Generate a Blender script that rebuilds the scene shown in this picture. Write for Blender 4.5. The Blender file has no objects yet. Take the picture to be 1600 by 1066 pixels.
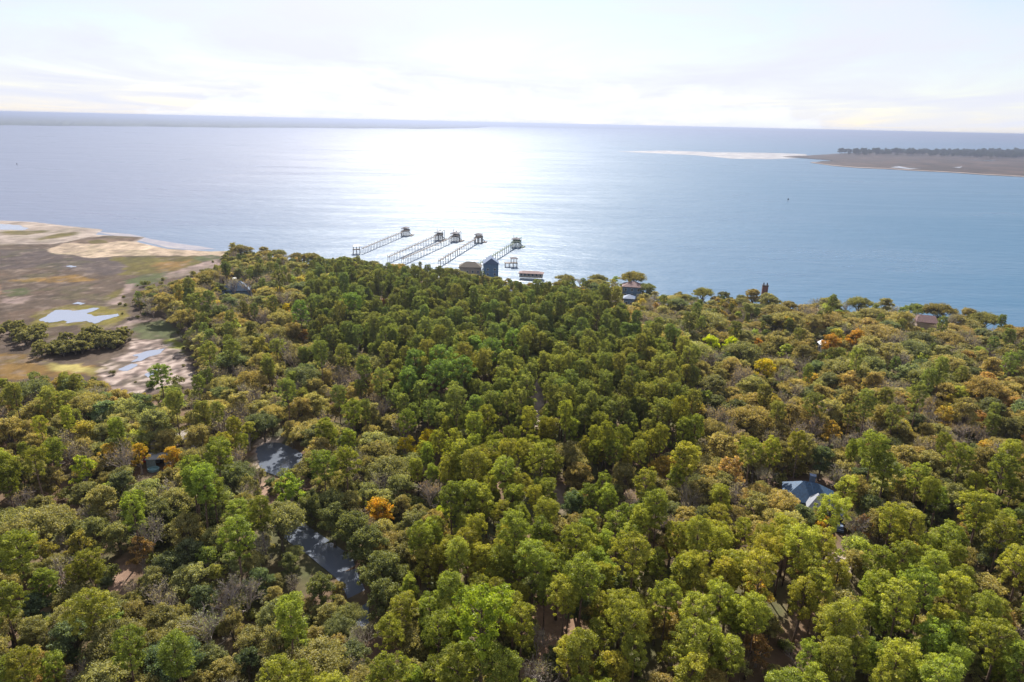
import bpy, math, random
import numpy as np
from mathutils import Matrix, Vector, noise as mnoise

random.seed(7)
RNG = np.random.default_rng(7)
SC = bpy.context.scene
COL = SC.collection
R = math.radians

# ------------------------------------------------------------------ camera
CAM_Z = 90.0
FPX = 1067.0                      # focal length in pixels of a 1600 px wide frame
PITCH = math.atan(341 / FPX)
ROLL = math.atan(0.0222)
Fv = np.array([0, math.cos(PITCH), -math.sin(PITCH)])
R0 = np.array([1.0, 0, 0])
U0 = np.array([0, math.sin(PITCH), math.cos(PITCH)])
Rv = math.cos(ROLL) * R0 + math.sin(ROLL) * U0
Uv = -math.sin(ROLL) * R0 + math.cos(ROLL) * U0
cam_data = bpy.data.cameras.new('camera')
cam_data.sensor_width = 36
cam_data.lens = 36 * FPX / 1600
cam_data.clip_start = 0.5
cam_data.clip_end = 90000
cam = bpy.data.objects.new('camera', cam_data)
COL.objects.link(cam)
M4 = Matrix.Identity(4)
for i in range(3):
    M4[i][0], M4[i][1], M4[i][2] = Rv[i], Uv[i], -Fv[i]
M4[2][3] = CAM_Z
cam.matrix_world = M4
SC.camera = cam

# ------------------------------------------------------------------ light
SUN_EL, SUN_AZ = 41.0, -5.5        # azimuth from +Y, positive to the right
SKY_STRENGTH = 0.058
SUN_STRENGTH = 4.6
SC.view_settings.view_transform = 'Standard'
SC.view_settings.look = 'None'
SC.view_settings.gamma = 1
SC.view_settings.use_curve_mapping = False
SC.view_settings.exposure = 1.15
SC.render.engine = 'CYCLES'
cy = SC.cycles
cy.max_bounces = 6
cy.diffuse_bounces = 4
cy.glossy_bounces = 2
cy.transmission_bounces = 4
cy.transparent_max_bounces = 4
cy.volume_bounces = 0
cy.caustics_reflective = False
cy.caustics_refractive = False
cy.sample_clamp_indirect = 4
cy.sample_clamp_direct = 12
cy.use_denoising = True


def nodes_of(nt):
    nt.nodes.clear()
    def N(t, **kw):
        n = nt.nodes.new(t)
        for k, v in kw.items():
            if k.startswith('i_'):
                key = k[2:]
                key = int(key) if key.isdigit() else key.replace('_', ' ')
                n.inputs[key].default_value = v
            else:
                setattr(n, k, v)
        return n
    return N


world = bpy.data.worlds.new('World')
SC.world = world
world.use_nodes = True
nt = world.node_tree
N = nodes_of(nt)
L = nt.links.new
out = N('ShaderNodeOutputWorld')
bg = N('ShaderNodeBackground')
bg.inputs['Strength'].default_value = SKY_STRENGTH
sky = N('ShaderNodeTexSky', sky_type='NISHITA', sun_disc=False)
sky.sun_elevation = R(SUN_EL)
sky.sun_rotation = R(SUN_AZ)
sky.altitude = 60
sky.air_density = 1.0
sky.dust_density = 0.5
sky.ozone_density = 1.5


def math_node(N, L, op, a, b=None, c=None, clamp=False):
    n = N('ShaderNodeMath', operation=op, use_clamp=clamp)
    for i, x in enumerate((a, b, c)):
        if x is None:
            continue
        if isinstance(x, (int, float)):
            n.inputs[i].default_value = x
        else:
            L(x, n.inputs[i])
    return n.outputs[0]


def ramp(N, L, src, stops, interp='LINEAR'):
    n = N('ShaderNodeValToRGB')
    cr = n.color_ramp
    cr.interpolation = interp
    while len(cr.elements) < len(stops):
        cr.elements.new(0.5)
    for e, (p, c) in zip(cr.elements, stops):
        e.position = p
        e.color = (*c, 1) if len(c) == 3 else c
    L(src, n.inputs[0])
    return n.outputs[0]


def mixc(N, L, fac, a, b, mode='MIX'):
    n = N('ShaderNodeMix', data_type='RGBA', blend_type=mode)
    for sock, x in ((n.inputs[0], fac), (n.inputs[6], a), (n.inputs[7], b)):
        if isinstance(x, (int, float)):
            sock.default_value = x
        elif isinstance(x, tuple):
            sock.default_value = (*x, 1) if len(x) == 3 else x
        else:
            L(x, sock)
    return n.outputs[2]


tc = N('ShaderNodeTexCoord')
sep = N('ShaderNodeSeparateXYZ')
L(tc.outputs['Generated'], sep.inputs[0])
zc = math_node(N, L, 'MAXIMUM', sep.outputs[2], 0.0)
den = math_node(N, L, 'ADD', zc, 0.06)
px = math_node(N, L, 'DIVIDE', sep.outputs[0], den)
py = math_node(N, L, 'DIVIDE', sep.outputs[1], den)
comb = N('ShaderNodeCombineXYZ')
L(px, comb.inputs[0]); L(py, comb.inputs[1])
mp = N('ShaderNodeMapping')
mp.inputs['Scale'].default_value = (0.55, 0.34, 1)
mp.inputs['Rotation'].default_value = (0, 0, R(25))
mp.inputs['Location'].default_value = (3.2, 1.7, 0)
L(comb.outputs[0], mp.inputs[0])
cn = N('ShaderNodeTexNoise', i_Scale=1.0, i_Detail=9.0, i_Roughness=0.58, i_Distortion=0.6)
L(mp.outputs[0], cn.inputs['Vector'])
cirrus = ramp(N, L, cn.outputs['Fac'], [(0.32, (0.35,) * 3), (0.50, (0.80,) * 3), (0.64, (1,) * 3)])
cirrus = math_node(N, L, 'MULTIPLY', cirrus, math_node(N, L, 'MULTIPLY_ADD', zc, -0.2, 1.02), clamp=True)
# low banks of cumulus near the horizon
at = math_node(N, L, 'ARCTAN2', sep.outputs[0], sep.outputs[1])
c2 = N('ShaderNodeCombineXYZ')
L(math_node(N, L, 'MULTIPLY', at, 6.0), c2.inputs[0])
L(math_node(N, L, 'MULTIPLY', sep.outputs[2], 14.0), c2.inputs[1])
cn2 = N('ShaderNodeTexNoise', i_Scale=2.6, i_Detail=8.0, i_Roughness=0.6)
L(c2.outputs[0], cn2.inputs['Vector'])
big = N('ShaderNodeTexNoise', i_Scale=0.32, i_Detail=1.0)
c3 = N('ShaderNodeCombineXYZ')
L(math_node(N, L, 'MULTIPLY', at, 6.0), c3.inputs[0]); c3.inputs[1].default_value = 4.0
L(c3.outputs[0], big.inputs['Vector'])
lim = math_node(N, L, 'MULTIPLY_ADD', big.outputs['Fac'], 0.30, -0.11)
zz = math_node(N, L, 'SUBTRACT', lim, sep.outputs[2])
cum = math_node(N, L, 'MULTIPLY_ADD', zz, 9.0, cn2.outputs['Fac'])
cumf = ramp(N, L, cum, [(0.55, (0,) * 3), (0.66, (1,) * 3)])
# the thin cloud veil glows around the sun above the frame
dt = N('ShaderNodeVectorMath', operation='DOT_PRODUCT')
L(tc.outputs['Generated'], dt.inputs[0])
dt.inputs[1].default_value = (math.sin(R(SUN_AZ)) * math.cos(R(SUN_EL)), math.cos(R(SUN_AZ)) * math.cos(R(SUN_EL)), math.sin(R(SUN_EL)))
dp = math_node(N, L, 'MAXIMUM', dt.outputs['Value'], 0.0)
glow = math_node(N, L, 'MULTIPLY_ADD', math_node(N, L, 'POWER', dp, 10.0), 0.55, 1.0)
glow = math_node(N, L, 'MULTIPLY_ADD', math_node(N, L, 'POWER', dp, 60.0), 2.0, glow)
veil = N('ShaderNodeVectorMath', operation='SCALE')
veil.inputs[0].default_value = (6.6, 6.8, 7.6)
L(glow, veil.inputs['Scale'])
skyc = mixc(N, L, cirrus, sky.outputs[0], veil.outputs[0])
cumcol = ramp(N, L, cn2.outputs['Fac'], [(0.35, (0.84, 0.86, 0.92)), (0.62, (1.0, 1.0, 1.0))])
cumcol = mixc(N, L, 1.0, cumcol, (8.6, 8.9, 9.5), 'MULTIPLY')
skyc = mixc(N, L, math_node(N, L, 'MULTIPLY', cumf, 0.55), skyc, cumcol)
L(skyc, bg.inputs[0])
L(bg.outputs[0], out.inputs[0])

sun_data = bpy.data.lights.new('sun', 'SUN')
sun_data.energy = SUN_STRENGTH
sun_data.angle = R(0.53)
sun_data.color = (1.0, 0.95, 0.87)
sun = bpy.data.objects.new('sun', sun_data)
COL.objects.link(sun)
sd = Vector((math.sin(R(SUN_AZ)) * math.cos(R(SUN_EL)), math.cos(R(SUN_AZ)) * math.cos(R(SUN_EL)), math.sin(R(SUN_EL))))
sun.rotation_euler = sd.to_track_quat('Z', 'Y').to_euler()
sun.location = (0, 0, 300)


# ------------------------------------------------------------------ helpers
def G(u, v, z=0.0):
    """Point of the plane at height z seen at photo pixel (u, v)."""
    d = Fv * FPX + (u - 800) * Rv - (v - 533) * Uv
    t = (z - CAM_Z) / d[2]
    return np.array([d[0] * t, d[1] * t, z])


def Pj(x, y, z):
    """World point(s) to photo pixels."""
    d = np.stack([np.asarray(x, float), np.asarray(y, float), np.asarray(z, float) - CAM_Z], -1)
    f = d @ Fv
    f = np.where(f < 0.1, 0.1, f)
    return 800 + FPX * (d @ Rv) / f, 533 - FPX * (d @ Uv) / f


def wpoly(pts, z=0.0):
    return np.array([G(u, v, z)[:2] for u, v in pts])


def inside(poly, x, y):
    x = np.asarray(x, float); y = np.asarray(y, float)
    c = np.zeros(x.shape, bool)
    n = len(poly)
    for i in range(n):
        x1, y1 = poly[i]; x2, y2 = poly[(i + 1) % n]
        if y1 == y2:
            continue
        m = ((y1 > y) != (y2 > y)) & (x < (x2 - x1) * (y - y1) / (y2 - y1) + x1)
        c ^= m
    return c


def vnoise(x, y, scale, seed=0):
    """Smooth value noise, vectorised, about -1..1."""
    xs = np.asarray(x) / scale + 1000 + seed * 17.3
    ys = np.asarray(y) / scale + 1000 + seed * 9.1
    xi = np.floor(xs).astype(np.int64); yi = np.floor(ys).astype(np.int64)
    fx = xs - xi; fy = ys - yi
    fx = fx * fx * (3 - 2 * fx); fy = fy * fy * (3 - 2 * fy)
    def h(a, b):
        v = (a * 374761393 + b * 668265263 + seed * 974634777) & 0xffffffff
        v = ((v ^ (v >> 13)) * 1274126177) & 0xffffffff
        return ((v ^ (v >> 16)) & 0xffff) / 32767.5 - 1
    return (h(xi, yi) * (1 - fx) + h(xi + 1, yi) * fx) * (1 - fy) + (h(xi, yi + 1) * (1 - fx) + h(xi + 1, yi + 1) * fx) * fy


def fbm(x, y, scale, seed=0, o=4):
    s = 0; a = 1; t = 0
    for k in range(o):
        s = s + a * vnoise(x, y, scale / 2 ** k, seed + k * 5); t += a; a *= 0.55
    return s / t


def mesh_np(name, verts, faces_flat, nper, mat=None, smooth=False, attrs=None, colattr=None):
    """Fast mesh: verts (n,3), faces all with nper corners."""
    me = bpy.data.meshes.new(name)
    verts = np.asarray(verts, np.float32)
    faces_flat = np.asarray(faces_flat, np.int32).ravel()
    nf = len(faces_flat) // nper
    me.vertices.add(len(verts)); me.vertices.foreach_set('co', verts.ravel())
    me.loops.add(len(faces_flat)); me.loops.foreach_set('vertex_index', faces_flat)
    me.polygons.add(nf); me.polygons.foreach_set('loop_start', np.arange(0, nf * nper, nper, dtype=np.int32))
    if smooth:
        me.polygons.foreach_set('use_smooth', np.ones(nf, bool))
    me.update(calc_edges=True)
    if attrs:
        for k, v in attrs.items():
            a = me.attributes.new(k, 'FLOAT', 'POINT'); a.data.foreach_set('value', np.asarray(v, np.float32))
    if colattr:
        for k, v in colattr.items():
            a = me.attributes.new(k, 'FLOAT_COLOR', 'POINT')
            a.data.foreach_set('color', np.asarray(v, np.float32).ravel())
    if mat:
        me.materials.append(mat)
    return me


class MB:
    """Collects boxes, beams and faces for ONE mesh."""
    def __init__(s):
        s.v = []; s.f = []
    def face(s, pts):
        b = len(s.v); s.v += [tuple(p) for p in pts]; s.f.append(tuple(range(b, b + len(pts))))
    def hexa(s, p):
        b = len(s.v); s.v += [tuple(q) for q in p]
        for f in ((0, 3, 2, 1), (4, 5, 6, 7), (0, 1, 5, 4), (1, 2, 6, 5), (2, 3, 7, 6), (3, 0, 4, 7)):
            s.f.append(tuple(b + i for i in f))
    def box(s, x0, x1, y0, y1, z0, z1):
        s.hexa([(x0, y0, z0), (x1, y0, z0), (x1, y1, z0), (x0, y1, z0), (x0, y0, z1), (x1, y0, z1), (x1, y1, z1), (x0, y1, z1)])
    def beam(s, a, b, w, h=None):
        a = Vector(a); b = Vector(b); h = h or w
        d = (b - a).normalized()
        up = Vector((0, 0, 1)) if abs(d.z) < 0.95 else Vector((0, 1, 0))
        r = d.cross(up).normalized() * w / 2; u = r.normalized().cross(d) * h / 2
        s.hexa([a - r - u, a + r - u, a + r + u, a - r + u, b - r - u, b + r - u, b + r + u, b - r + u])
    def tube(s, pts, rad, n=6, cap=True):
        b0 = len(s.v); m = len(pts)
        for k, (p, r) in enumerate(zip(pts, rad)):
            p = Vector(p)
            d = (Vector(pts[min(k + 1, m - 1)]) - Vector(pts[max(k - 1, 0)])).normalized()
            a = d.cross(Vector((0.13, 1, 0.07))).normalized(); c = d.cross(a)
            for i in range(n):
                t = 2 * math.pi * i / n
                s.v.append(tuple(p + a * math.cos(t) * r + c * math.sin(t) * r))
        for k in range(m - 1):
            for i in range(n):
                j = (i + 1) % n
                s.f.append((b0 + k * n + i, b0 + k * n + j, b0 + (k + 1) * n + j, b0 + (k + 1) * n + i))
        if cap:
            s.f.append(tuple(b0 + (m - 1) * n + i for i in range(n)))
            s.f.append(tuple(b0 + n - 1 - i for i in range(n)))
    def mesh(s, name, mat, smooth=False):
        me = bpy.data.meshes.new(name); me.from_pydata(s.v, [], s.f)
        if mat: me.materials.append(mat)
        if smooth:
            me.polygons.foreach_set('use_smooth', [True] * len(me.polygons))
        me.update()
        return me
    def build(s, name, mat, parent=None, smooth=False):
        return obj(name, s.mesh(name, mat, smooth), parent)


def obj(name, me, parent=None, loc=None):
    o = bpy.data.objects.new(name, me); COL.objects.link(o)
    if parent: o.parent = parent
    if loc is not None: o.location = loc
    return o


def tag(o, label=None, cat=None, group=None, kind=None):
    for k, v in (('label', label), ('category', cat), ('group', group), ('kind', kind)):
        if v: o[k] = v
    return o


def empty(name, loc, rz=0):
    o = bpy.data.objects.new(name, None); COL.objects.link(o)
    o.location = loc; o.rotation_euler = (0, 0, rz); o.empty_display_size = 1
    return o


# ------------------------------------------------------------------ materials
def new_mat(name):
    m = bpy.data.materials.new(name); m.use_nodes = True
    nt = m.node_tree; N = nodes_of(nt)
    return m, nt, N, nt.links.new


def leaf_mat(name, trans=0.45, tr_tint=(1.25, 1.15, 0.45), gloss=0.012, var=0.65):
    m, nt, N, L = new_mat(name)
    at = N('ShaderNodeAttribute', attribute_type='INSTANCER', attribute_name='tint')
    lv = N('ShaderNodeAttribute', attribute_type='GEOMETRY', attribute_name='leafvar')
    k = math_node(N, L, 'MULTIPLY_ADD', lv.outputs['Fac'], 2 * var, 1 - var)
    c = mixc(N, L, 1.0, at.outputs['Color'], (1, 1, 1), 'MULTIPLY')
    sc = N('ShaderNodeVectorMath', operation='SCALE')
    L(c, sc.inputs[0]); L(k, sc.inputs['Scale'])
    # younger leaves a little yellower
    hs = N('ShaderNodeHueSaturation')
    L(math_node(N, L, 'MULTIPLY_ADD', lv.outputs['Fac'], -0.03, 0.515), hs.inputs['Hue'])
    L(sc.outputs[0], hs.inputs['Color'])
    df = N('ShaderNodeBsdfDiffuse'); L(hs.outputs[0], df.inputs[0])
    tcn = mixc(N, L, 1.0, hs.outputs[0], tr_tint, 'MULTIPLY')
    tr = N('ShaderNodeBsdfTranslucent'); L(tcn, tr.inputs[0])
    mx = N('ShaderNodeMixShader', i_0=trans); L(df.outputs[0], mx.inputs[1]); L(tr.outputs[0], mx.inputs[2])
    gl = N('ShaderNodeBsdfGlossy', i_Roughness=0.5); gl.inputs['Color'].default_value = (0.9, 0.9, 0.85, 1)
    m2 = N('ShaderNodeMixShader', i_0=gloss); L(mx.outputs[0], m2.inputs[1]); L(gl.outputs[0], m2.inputs[2])
    o = N('ShaderNodeOutputMaterial'); L(m2.outputs[0], o.inputs[0])
    return m


def plain(name, col, rough=0.7, noise=0.15, scale=3.0, metallic=0.0, col2=None, bump=0.0):
    m, nt, N, L = new_mat(name)
    b = N('ShaderNodeBsdfPrincipled', i_Roughness=rough, i_Metallic=metallic)
    t = N('ShaderNodeTexCoord')
    n = N('ShaderNodeTexNoise', i_Scale=scale, i_Detail=5.0); L(t.outputs['Object'], n.inputs['Vector'])
    c2 = col2 or tuple(x * (1 - 2 * noise) for x in col)
    c1 = tuple(min(1, x * (1 + noise)) for x in col)
    L(ramp(N, L, n.outputs['Fac'], [(0.3, c2), (0.7, c1)]), b.inputs['Base Color'])
    if bump:
        bp = N('ShaderNodeBump', i_Strength=bump, i_Distance=0.05); L(n.outputs['Fac'], bp.inputs['Height']); L(bp.outputs[0], b.inputs['Normal'])
    o = N('ShaderNodeOutputMaterial'); L(b.outputs[0], o.inputs[0])
    return m


M = {
    'pine': leaf_mat('pine_needles', 0.48, (1.15, 1.15, 0.35)),
    'oak': leaf_mat('oak_leaves', 0.48, (1.2, 1.1, 0.42)),
    'bud': leaf_mat('young_leaves', 0.5, (1.2, 1.1, 0.4)),
    'shrub': leaf_mat('shrub_leaves', 0.4, (1.15, 1.15, 0.4)),
    'pine_bark': plain('pine_bark', (0.14, 0.09, 0.065), 0.9, 0.3, 2.0),
    'oak_bark': plain('oak_bark', (0.15, 0.125, 0.10), 0.9, 0.3, 2.0),
    'twig': plain('grey_twigs', (0.33, 0.275, 0.245), 0.9, 0.2, 0.6),
    'dock_wood': plain('weathered_dock_wood', (0.15, 0.12, 0.105), 0.85, 0.25, 1.5),
    'dock_green': plain('algae_green_dock_wood', (0.12, 0.16, 0.11), 0.85, 0.25, 1.5),
    'dock_roof': plain('dock_shingles', (0.06, 0.05, 0.065), 0.8, 0.25, 4),
    'white': plain('white_paint', (0.78, 0.77, 0.75), 0.6, 0.05, 3),
    'teal': plain('teal_paint', (0.05, 0.30, 0.28), 0.5, 0.1, 3),
    'blue_roof': plain('blue_grey_shingles', (0.026, 0.072, 0.145), 0.6, 0.25, 2.2),
    'pale_roof': plain('pale_grey_metal_roof', (0.26, 0.27, 0.30), 0.5, 0.06, 1.0),
    'slate_roof': plain('slate_blue_roof', (0.08, 0.12, 0.21), 0.6, 0.2, 2.0),
    'brown_roof': plain('brown_shingles', (0.11, 0.085, 0.06), 0.85, 0.2, 2.0),
    'red_roof': plain('dull_red_roof', (0.17, 0.095, 0.09), 0.8, 0.2, 2.0),
    'blue_wall': plain('blue_grey_siding', (0.10, 0.17, 0.26), 0.7, 0.1, 1.0),
    'grey_wall': plain('grey_stucco', (0.30, 0.31, 0.33), 0.8, 0.1, 1.0),
    'tan_wall': plain('tan_stucco', (0.36, 0.28, 0.21), 0.8, 0.1, 1.0),
    'red_brick': plain('red_brick', (0.17, 0.085, 0.07), 0.85, 0.2, 3.0),
    'dark': plain('opening_shade_dark_paint', (0.02, 0.022, 0.028), 0.3, 0.1, 2.0),  # stands for shade in openings; also dark paint of cap and board
    'glass': plain('window_glass', (0.05, 0.06, 0.07), 0.1, 0.1, 2.0),
    'red_paint': plain('red_paint', (0.45, 0.03, 0.05), 0.4, 0.1, 2.0),
    'steel': plain('trailer_sheet_metal', (0.24, 0.30, 0.32), 0.45, 0.12, 2.0),
    'rubber': plain('black_rubber', (0.03, 0.03, 0.03), 0.8, 0.1, 2.0),
    'tub': plain('pale_blue_plastic', (0.22, 0.38, 0.42), 0.5, 0.1, 2.0),
}


def water_mat(name, deep, rough=0.3, bump=0.6, fine=6.0, tintx=True, ior=1.33, rvar=0.06):
    m, nt, N, L = new_mat(name)
    b = N('ShaderNodeBsdfPrincipled', i_IOR=ior)
    g = N('ShaderNodeNewGeometry')
    sp = N('ShaderNodeSeparateXYZ'); L(g.outputs['Position'], sp.inputs[0])
    def nz(sx, sy, rot, det=3.0, dist=0.0, rough_=0.5):
        mp = N('ShaderNodeMapping'); mp.inputs['Scale'].default_value = (1 / sx, 1 / sy, 0.0); mp.inputs['Rotation'].default_value = (0, 0, R(rot))
        L(g.outputs['Position'], mp.inputs[0])
        n = N('ShaderNodeTexNoise', i_Scale=1.0, i_Detail=det, i_Distortion=dist, i_Roughness=rough_); L(mp.outputs[0], n.inputs['Vector'])
        return n.outputs['Fac']
    w1 = nz(fine * 2.4, fine, 12, 4.0, 0.3)
    w2 = nz(fine * 7, fine * 3.2, -8, 3.0)
    patch = nz(420, 90, 6, 5.0, 1.2, 0.6)
    patch2 = nz(90, 16, 4, 4.0, 0.8, 0.6)
    h = math_node(N, L, 'MULTIPLY_ADD', w2, 2.0, w1)
    bp = N('ShaderNodeBump', i_Strength=bump, i_Distance=0.5); h = math_node(N, L, 'MULTIPLY_ADD', nz(fine * .5, fine * .3, 20, 2.0), 0.35, h); L(h, bp.inputs['Height'])
    L(bp.outputs[0], b.inputs['Normal'])
    pr = math_node(N, L, 'ADD', patch, math_node(N, L, 'MULTIPLY', patch2, 0.6))
    L(math_node(N, L, 'MULTIPLY_ADD', math_node(N, L, 'SUBTRACT', pr, 0.8), rvar * 4, rough), b.inputs['Roughness'])
    if tintx:
        # shallow, silty water towards the sand spit in the west, blue-green deep water east
        f = N('ShaderNodeMapRange'); f.inputs['From Min'].default_value = -420; f.inputs['From Max'].default_value = 420
        xx = math_node(N, L, 'MULTIPLY_ADD', patch, 260.0, sp.outputs[0])
        xx = math_node(N, L, 'SUBTRACT', xx, 130.0)
        L(xx, f.inputs['Value'])
        c = ramp(N, L, f.outputs[0], [(0.0, (0.10, 0.11, 0.17)), (0.45, (0.045, 0.10, 0.17)), (1.0, deep)])
        c = mixc(N, L, math_node(N, L, 'MULTIPLY', patch2, 0.25), c, (0.07, 0.15, 0.24))
        L(c, b.inputs['Base Color'])
    else:
        b.inputs['Base Color'].default_value = (*deep, 1)
    o = N('ShaderNodeOutputMaterial'); L(b.outputs[0], o.inputs[0])
    return m


def vcol_mat(name, rough=0.95, s1=1.4, s2=9.0, amt=0.45, wet=True):
    m, nt, N, L = new_mat(name)
    b = N('ShaderNodeBsdfPrincipled', i_Roughness=rough); b.inputs['Specular IOR Level'].default_value = 0.06
    a = N('ShaderNodeAttribute', attribute_type='GEOMETRY', attribute_name='ground')
    g = N('ShaderNodeNewGeometry')
    n1 = N('ShaderNodeTexNoise', i_Scale=1 / s1, i_Detail=6.0, i_Roughness=0.65); L(g.outputs['Position'], n1.inputs['Vector'])
    n2 = N('ShaderNodeTexNoise', i_Scale=1 / s2, i_Detail=5.0, i_Roughness=0.6, i_Distortion=1.0); L(g.outputs['Position'], n2.inputs['Vector'])
    k = math_node(N, L, 'MULTIPLY_ADD', n1.outputs['Fac'], amt * 2, 1 - amt)
    k2 = math_node(N, L, 'MULTIPLY_ADD', n2.outputs['Fac'], amt * 2, 1 - amt)
    sc = N('ShaderNodeVectorMath', operation='SCALE'); L(a.outputs['Color'], sc.inputs[0]); L(math_node(N, L, 'MULTIPLY', k, k2), sc.inputs['Scale'])
    L(sc.outputs[0], b.inputs['Base Color'])
    if wet:
        L(math_node(N, L, 'SUBTRACT', rough, math_node(N, L, 'MULTIPLY', a.outputs['Alpha'], 0.5)), b.inputs['Roughness'])
    bp = N('ShaderNodeBump', i_Strength=0.5, i_Distance=0.15); L(n1.outputs['Fac'], bp.inputs['Height']); L(bp.outputs[0], b.inputs['Normal'])
    o = N('ShaderNodeOutputMaterial'); L(b.outputs[0], o.inputs[0])
    return m


GROUND = vcol_mat('ground_cover')
SEA = water_mat('sound_water', (0.002, 0.068, 0.140), 0.32, 0.95, 4.5)
POND = water_mat('pond_water', (0.12, 0.135, 0.165), 0.05, 0.05, 1.2, tintx=False, rvar=0.01)
POOL = water_mat('marsh_pool_water', (0.20, 0.22, 0.28), 0.06, 0.05, 1.2, tintx=False, rvar=0.01)

# ------------------------------------------------------------------ shoreline and ground
COAST_G = [(-260, 330), (-120, 338), (0, 345), (50, 347), (110, 354), (160, 359), (148, 367), (190, 369), (228, 371), (212, 378),
           (262, 389), (330, 393), (362, 392)]
COAST_T = [(430, 384), (480, 387), (560, 394), (620, 402), (690, 405), (760, 418), (830, 430), (900, 421), (1000, 423), (1040, 444),
           (1100, 444), (1200, 452), (1240, 468), (1280, 458), (1400, 465), (1500, 478), (1600, 501), (1750, 535), (1950, 590)]
coast = [G(u, v, 0)[:2] for u, v in COAST_G] + [G(u, v, 12)[:2] + np.array([0, 4.0]) for u, v in COAST_T]
coast = np.array(coast)
LAND = np.vstack([coast, [[coast[-1][0] + 60, -120], [coast[0][0] - 30, -120]]])


def seg_dist(poly, x, y, closed=True):
    d = np.full(np.shape(x), 1e9)
    n = len(poly)
    for i in range(n if closed else n - 1):
        a = poly[i]; b = poly[(i + 1) % n]
        ab = b - a; l2 = max(ab @ ab, 1e-9)
        t = np.clip(((x - a[0]) * ab[0] + (y - a[1]) * ab[1]) / l2, 0, 1)
        d = np.minimum(d, np.hypot(x - a[0] - t * ab[0], y - a[1] - t * ab[1]))
    return d


def shore_depth(x, y):
    """Metres inland (+) or out to sea (-)."""
    d = seg_dist(coast, x, y, closed=False)
    return np.where(inside(LAND, x, y), d, -d)


POND_A = [(398, 702), (412, 690), (438, 692), (462, 702), (480, 716), (474, 736), (440, 746), (408, 736)]
POND_B = [(412, 794), (440, 792), (474, 818), (512, 842), (550, 870), (574, 930), (578, 980), (560, 980), (534, 912), (484, 870), (446, 842), (422, 815)]
POOL_A = [(64, 499), (88, 484), (112, 486), (126, 485), (146, 481), (158, 481), (136, 490), (150, 494), (184, 490), (187, 494), (160, 501), (150, 506),
          (134, 502), (110, 504), (100, 501), (76, 505)]
POOL_B = [(208, 556), (228, 549), (258, 545), (252, 552), (232, 558), (222, 564), (204, 566), (216, 559)]
POOL_C = [(190, 575), (208, 568), (216, 571), (204, 578), (188, 578)]
POOL_D = [(0, 350), (30, 352), (46, 357), (34, 360), (0, 359), (-60, 356)]
POOL_E = [(102, 416), (112, 415), (120, 417), (110, 418)]
POOL_F = [(226, 583), (240, 578), (244, 585), (230, 590)]
POOL_G = [(112, 475), (120, 472), (136, 473), (124, 477)]
ponds_w = [wpoly(POND_A, 1.2), wpoly(POND_B, 1.2)]
pools_w = [wpoly(p, 1.2) for p in (POOL_A, POOL_B, POOL_C, POOL_E, POOL_F, POOL_G)]


def height(x, y):
    s = shore_depth(x, y)
    z = np.where(s > 0, np.minimum(1.2, 0.02 + s * 0.12), np.maximum(-1.6, s * 0.06))
    dune = np.clip((s - 12) / 25, 0, 1)
    z = z + dune * np.clip((np.asarray(y) - 60) / 500, 0, 1) * 0
    for p in ponds_w:
        ins = inside(p, x, y)
        d = seg_dist(p, x, y)
        z = np.where(ins, 1.2 - np.minimum(d * 0.35, 1.2), np.where(d < 3, np.minimum(z, 1.25), z))
    for p in pools_w:
        ins = inside(p, x, y)
        d = seg_dist(p, x, y)
        z = np.where(ins, z - np.minimum(d * 0.15, 0.3), z)
    return z


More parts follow.
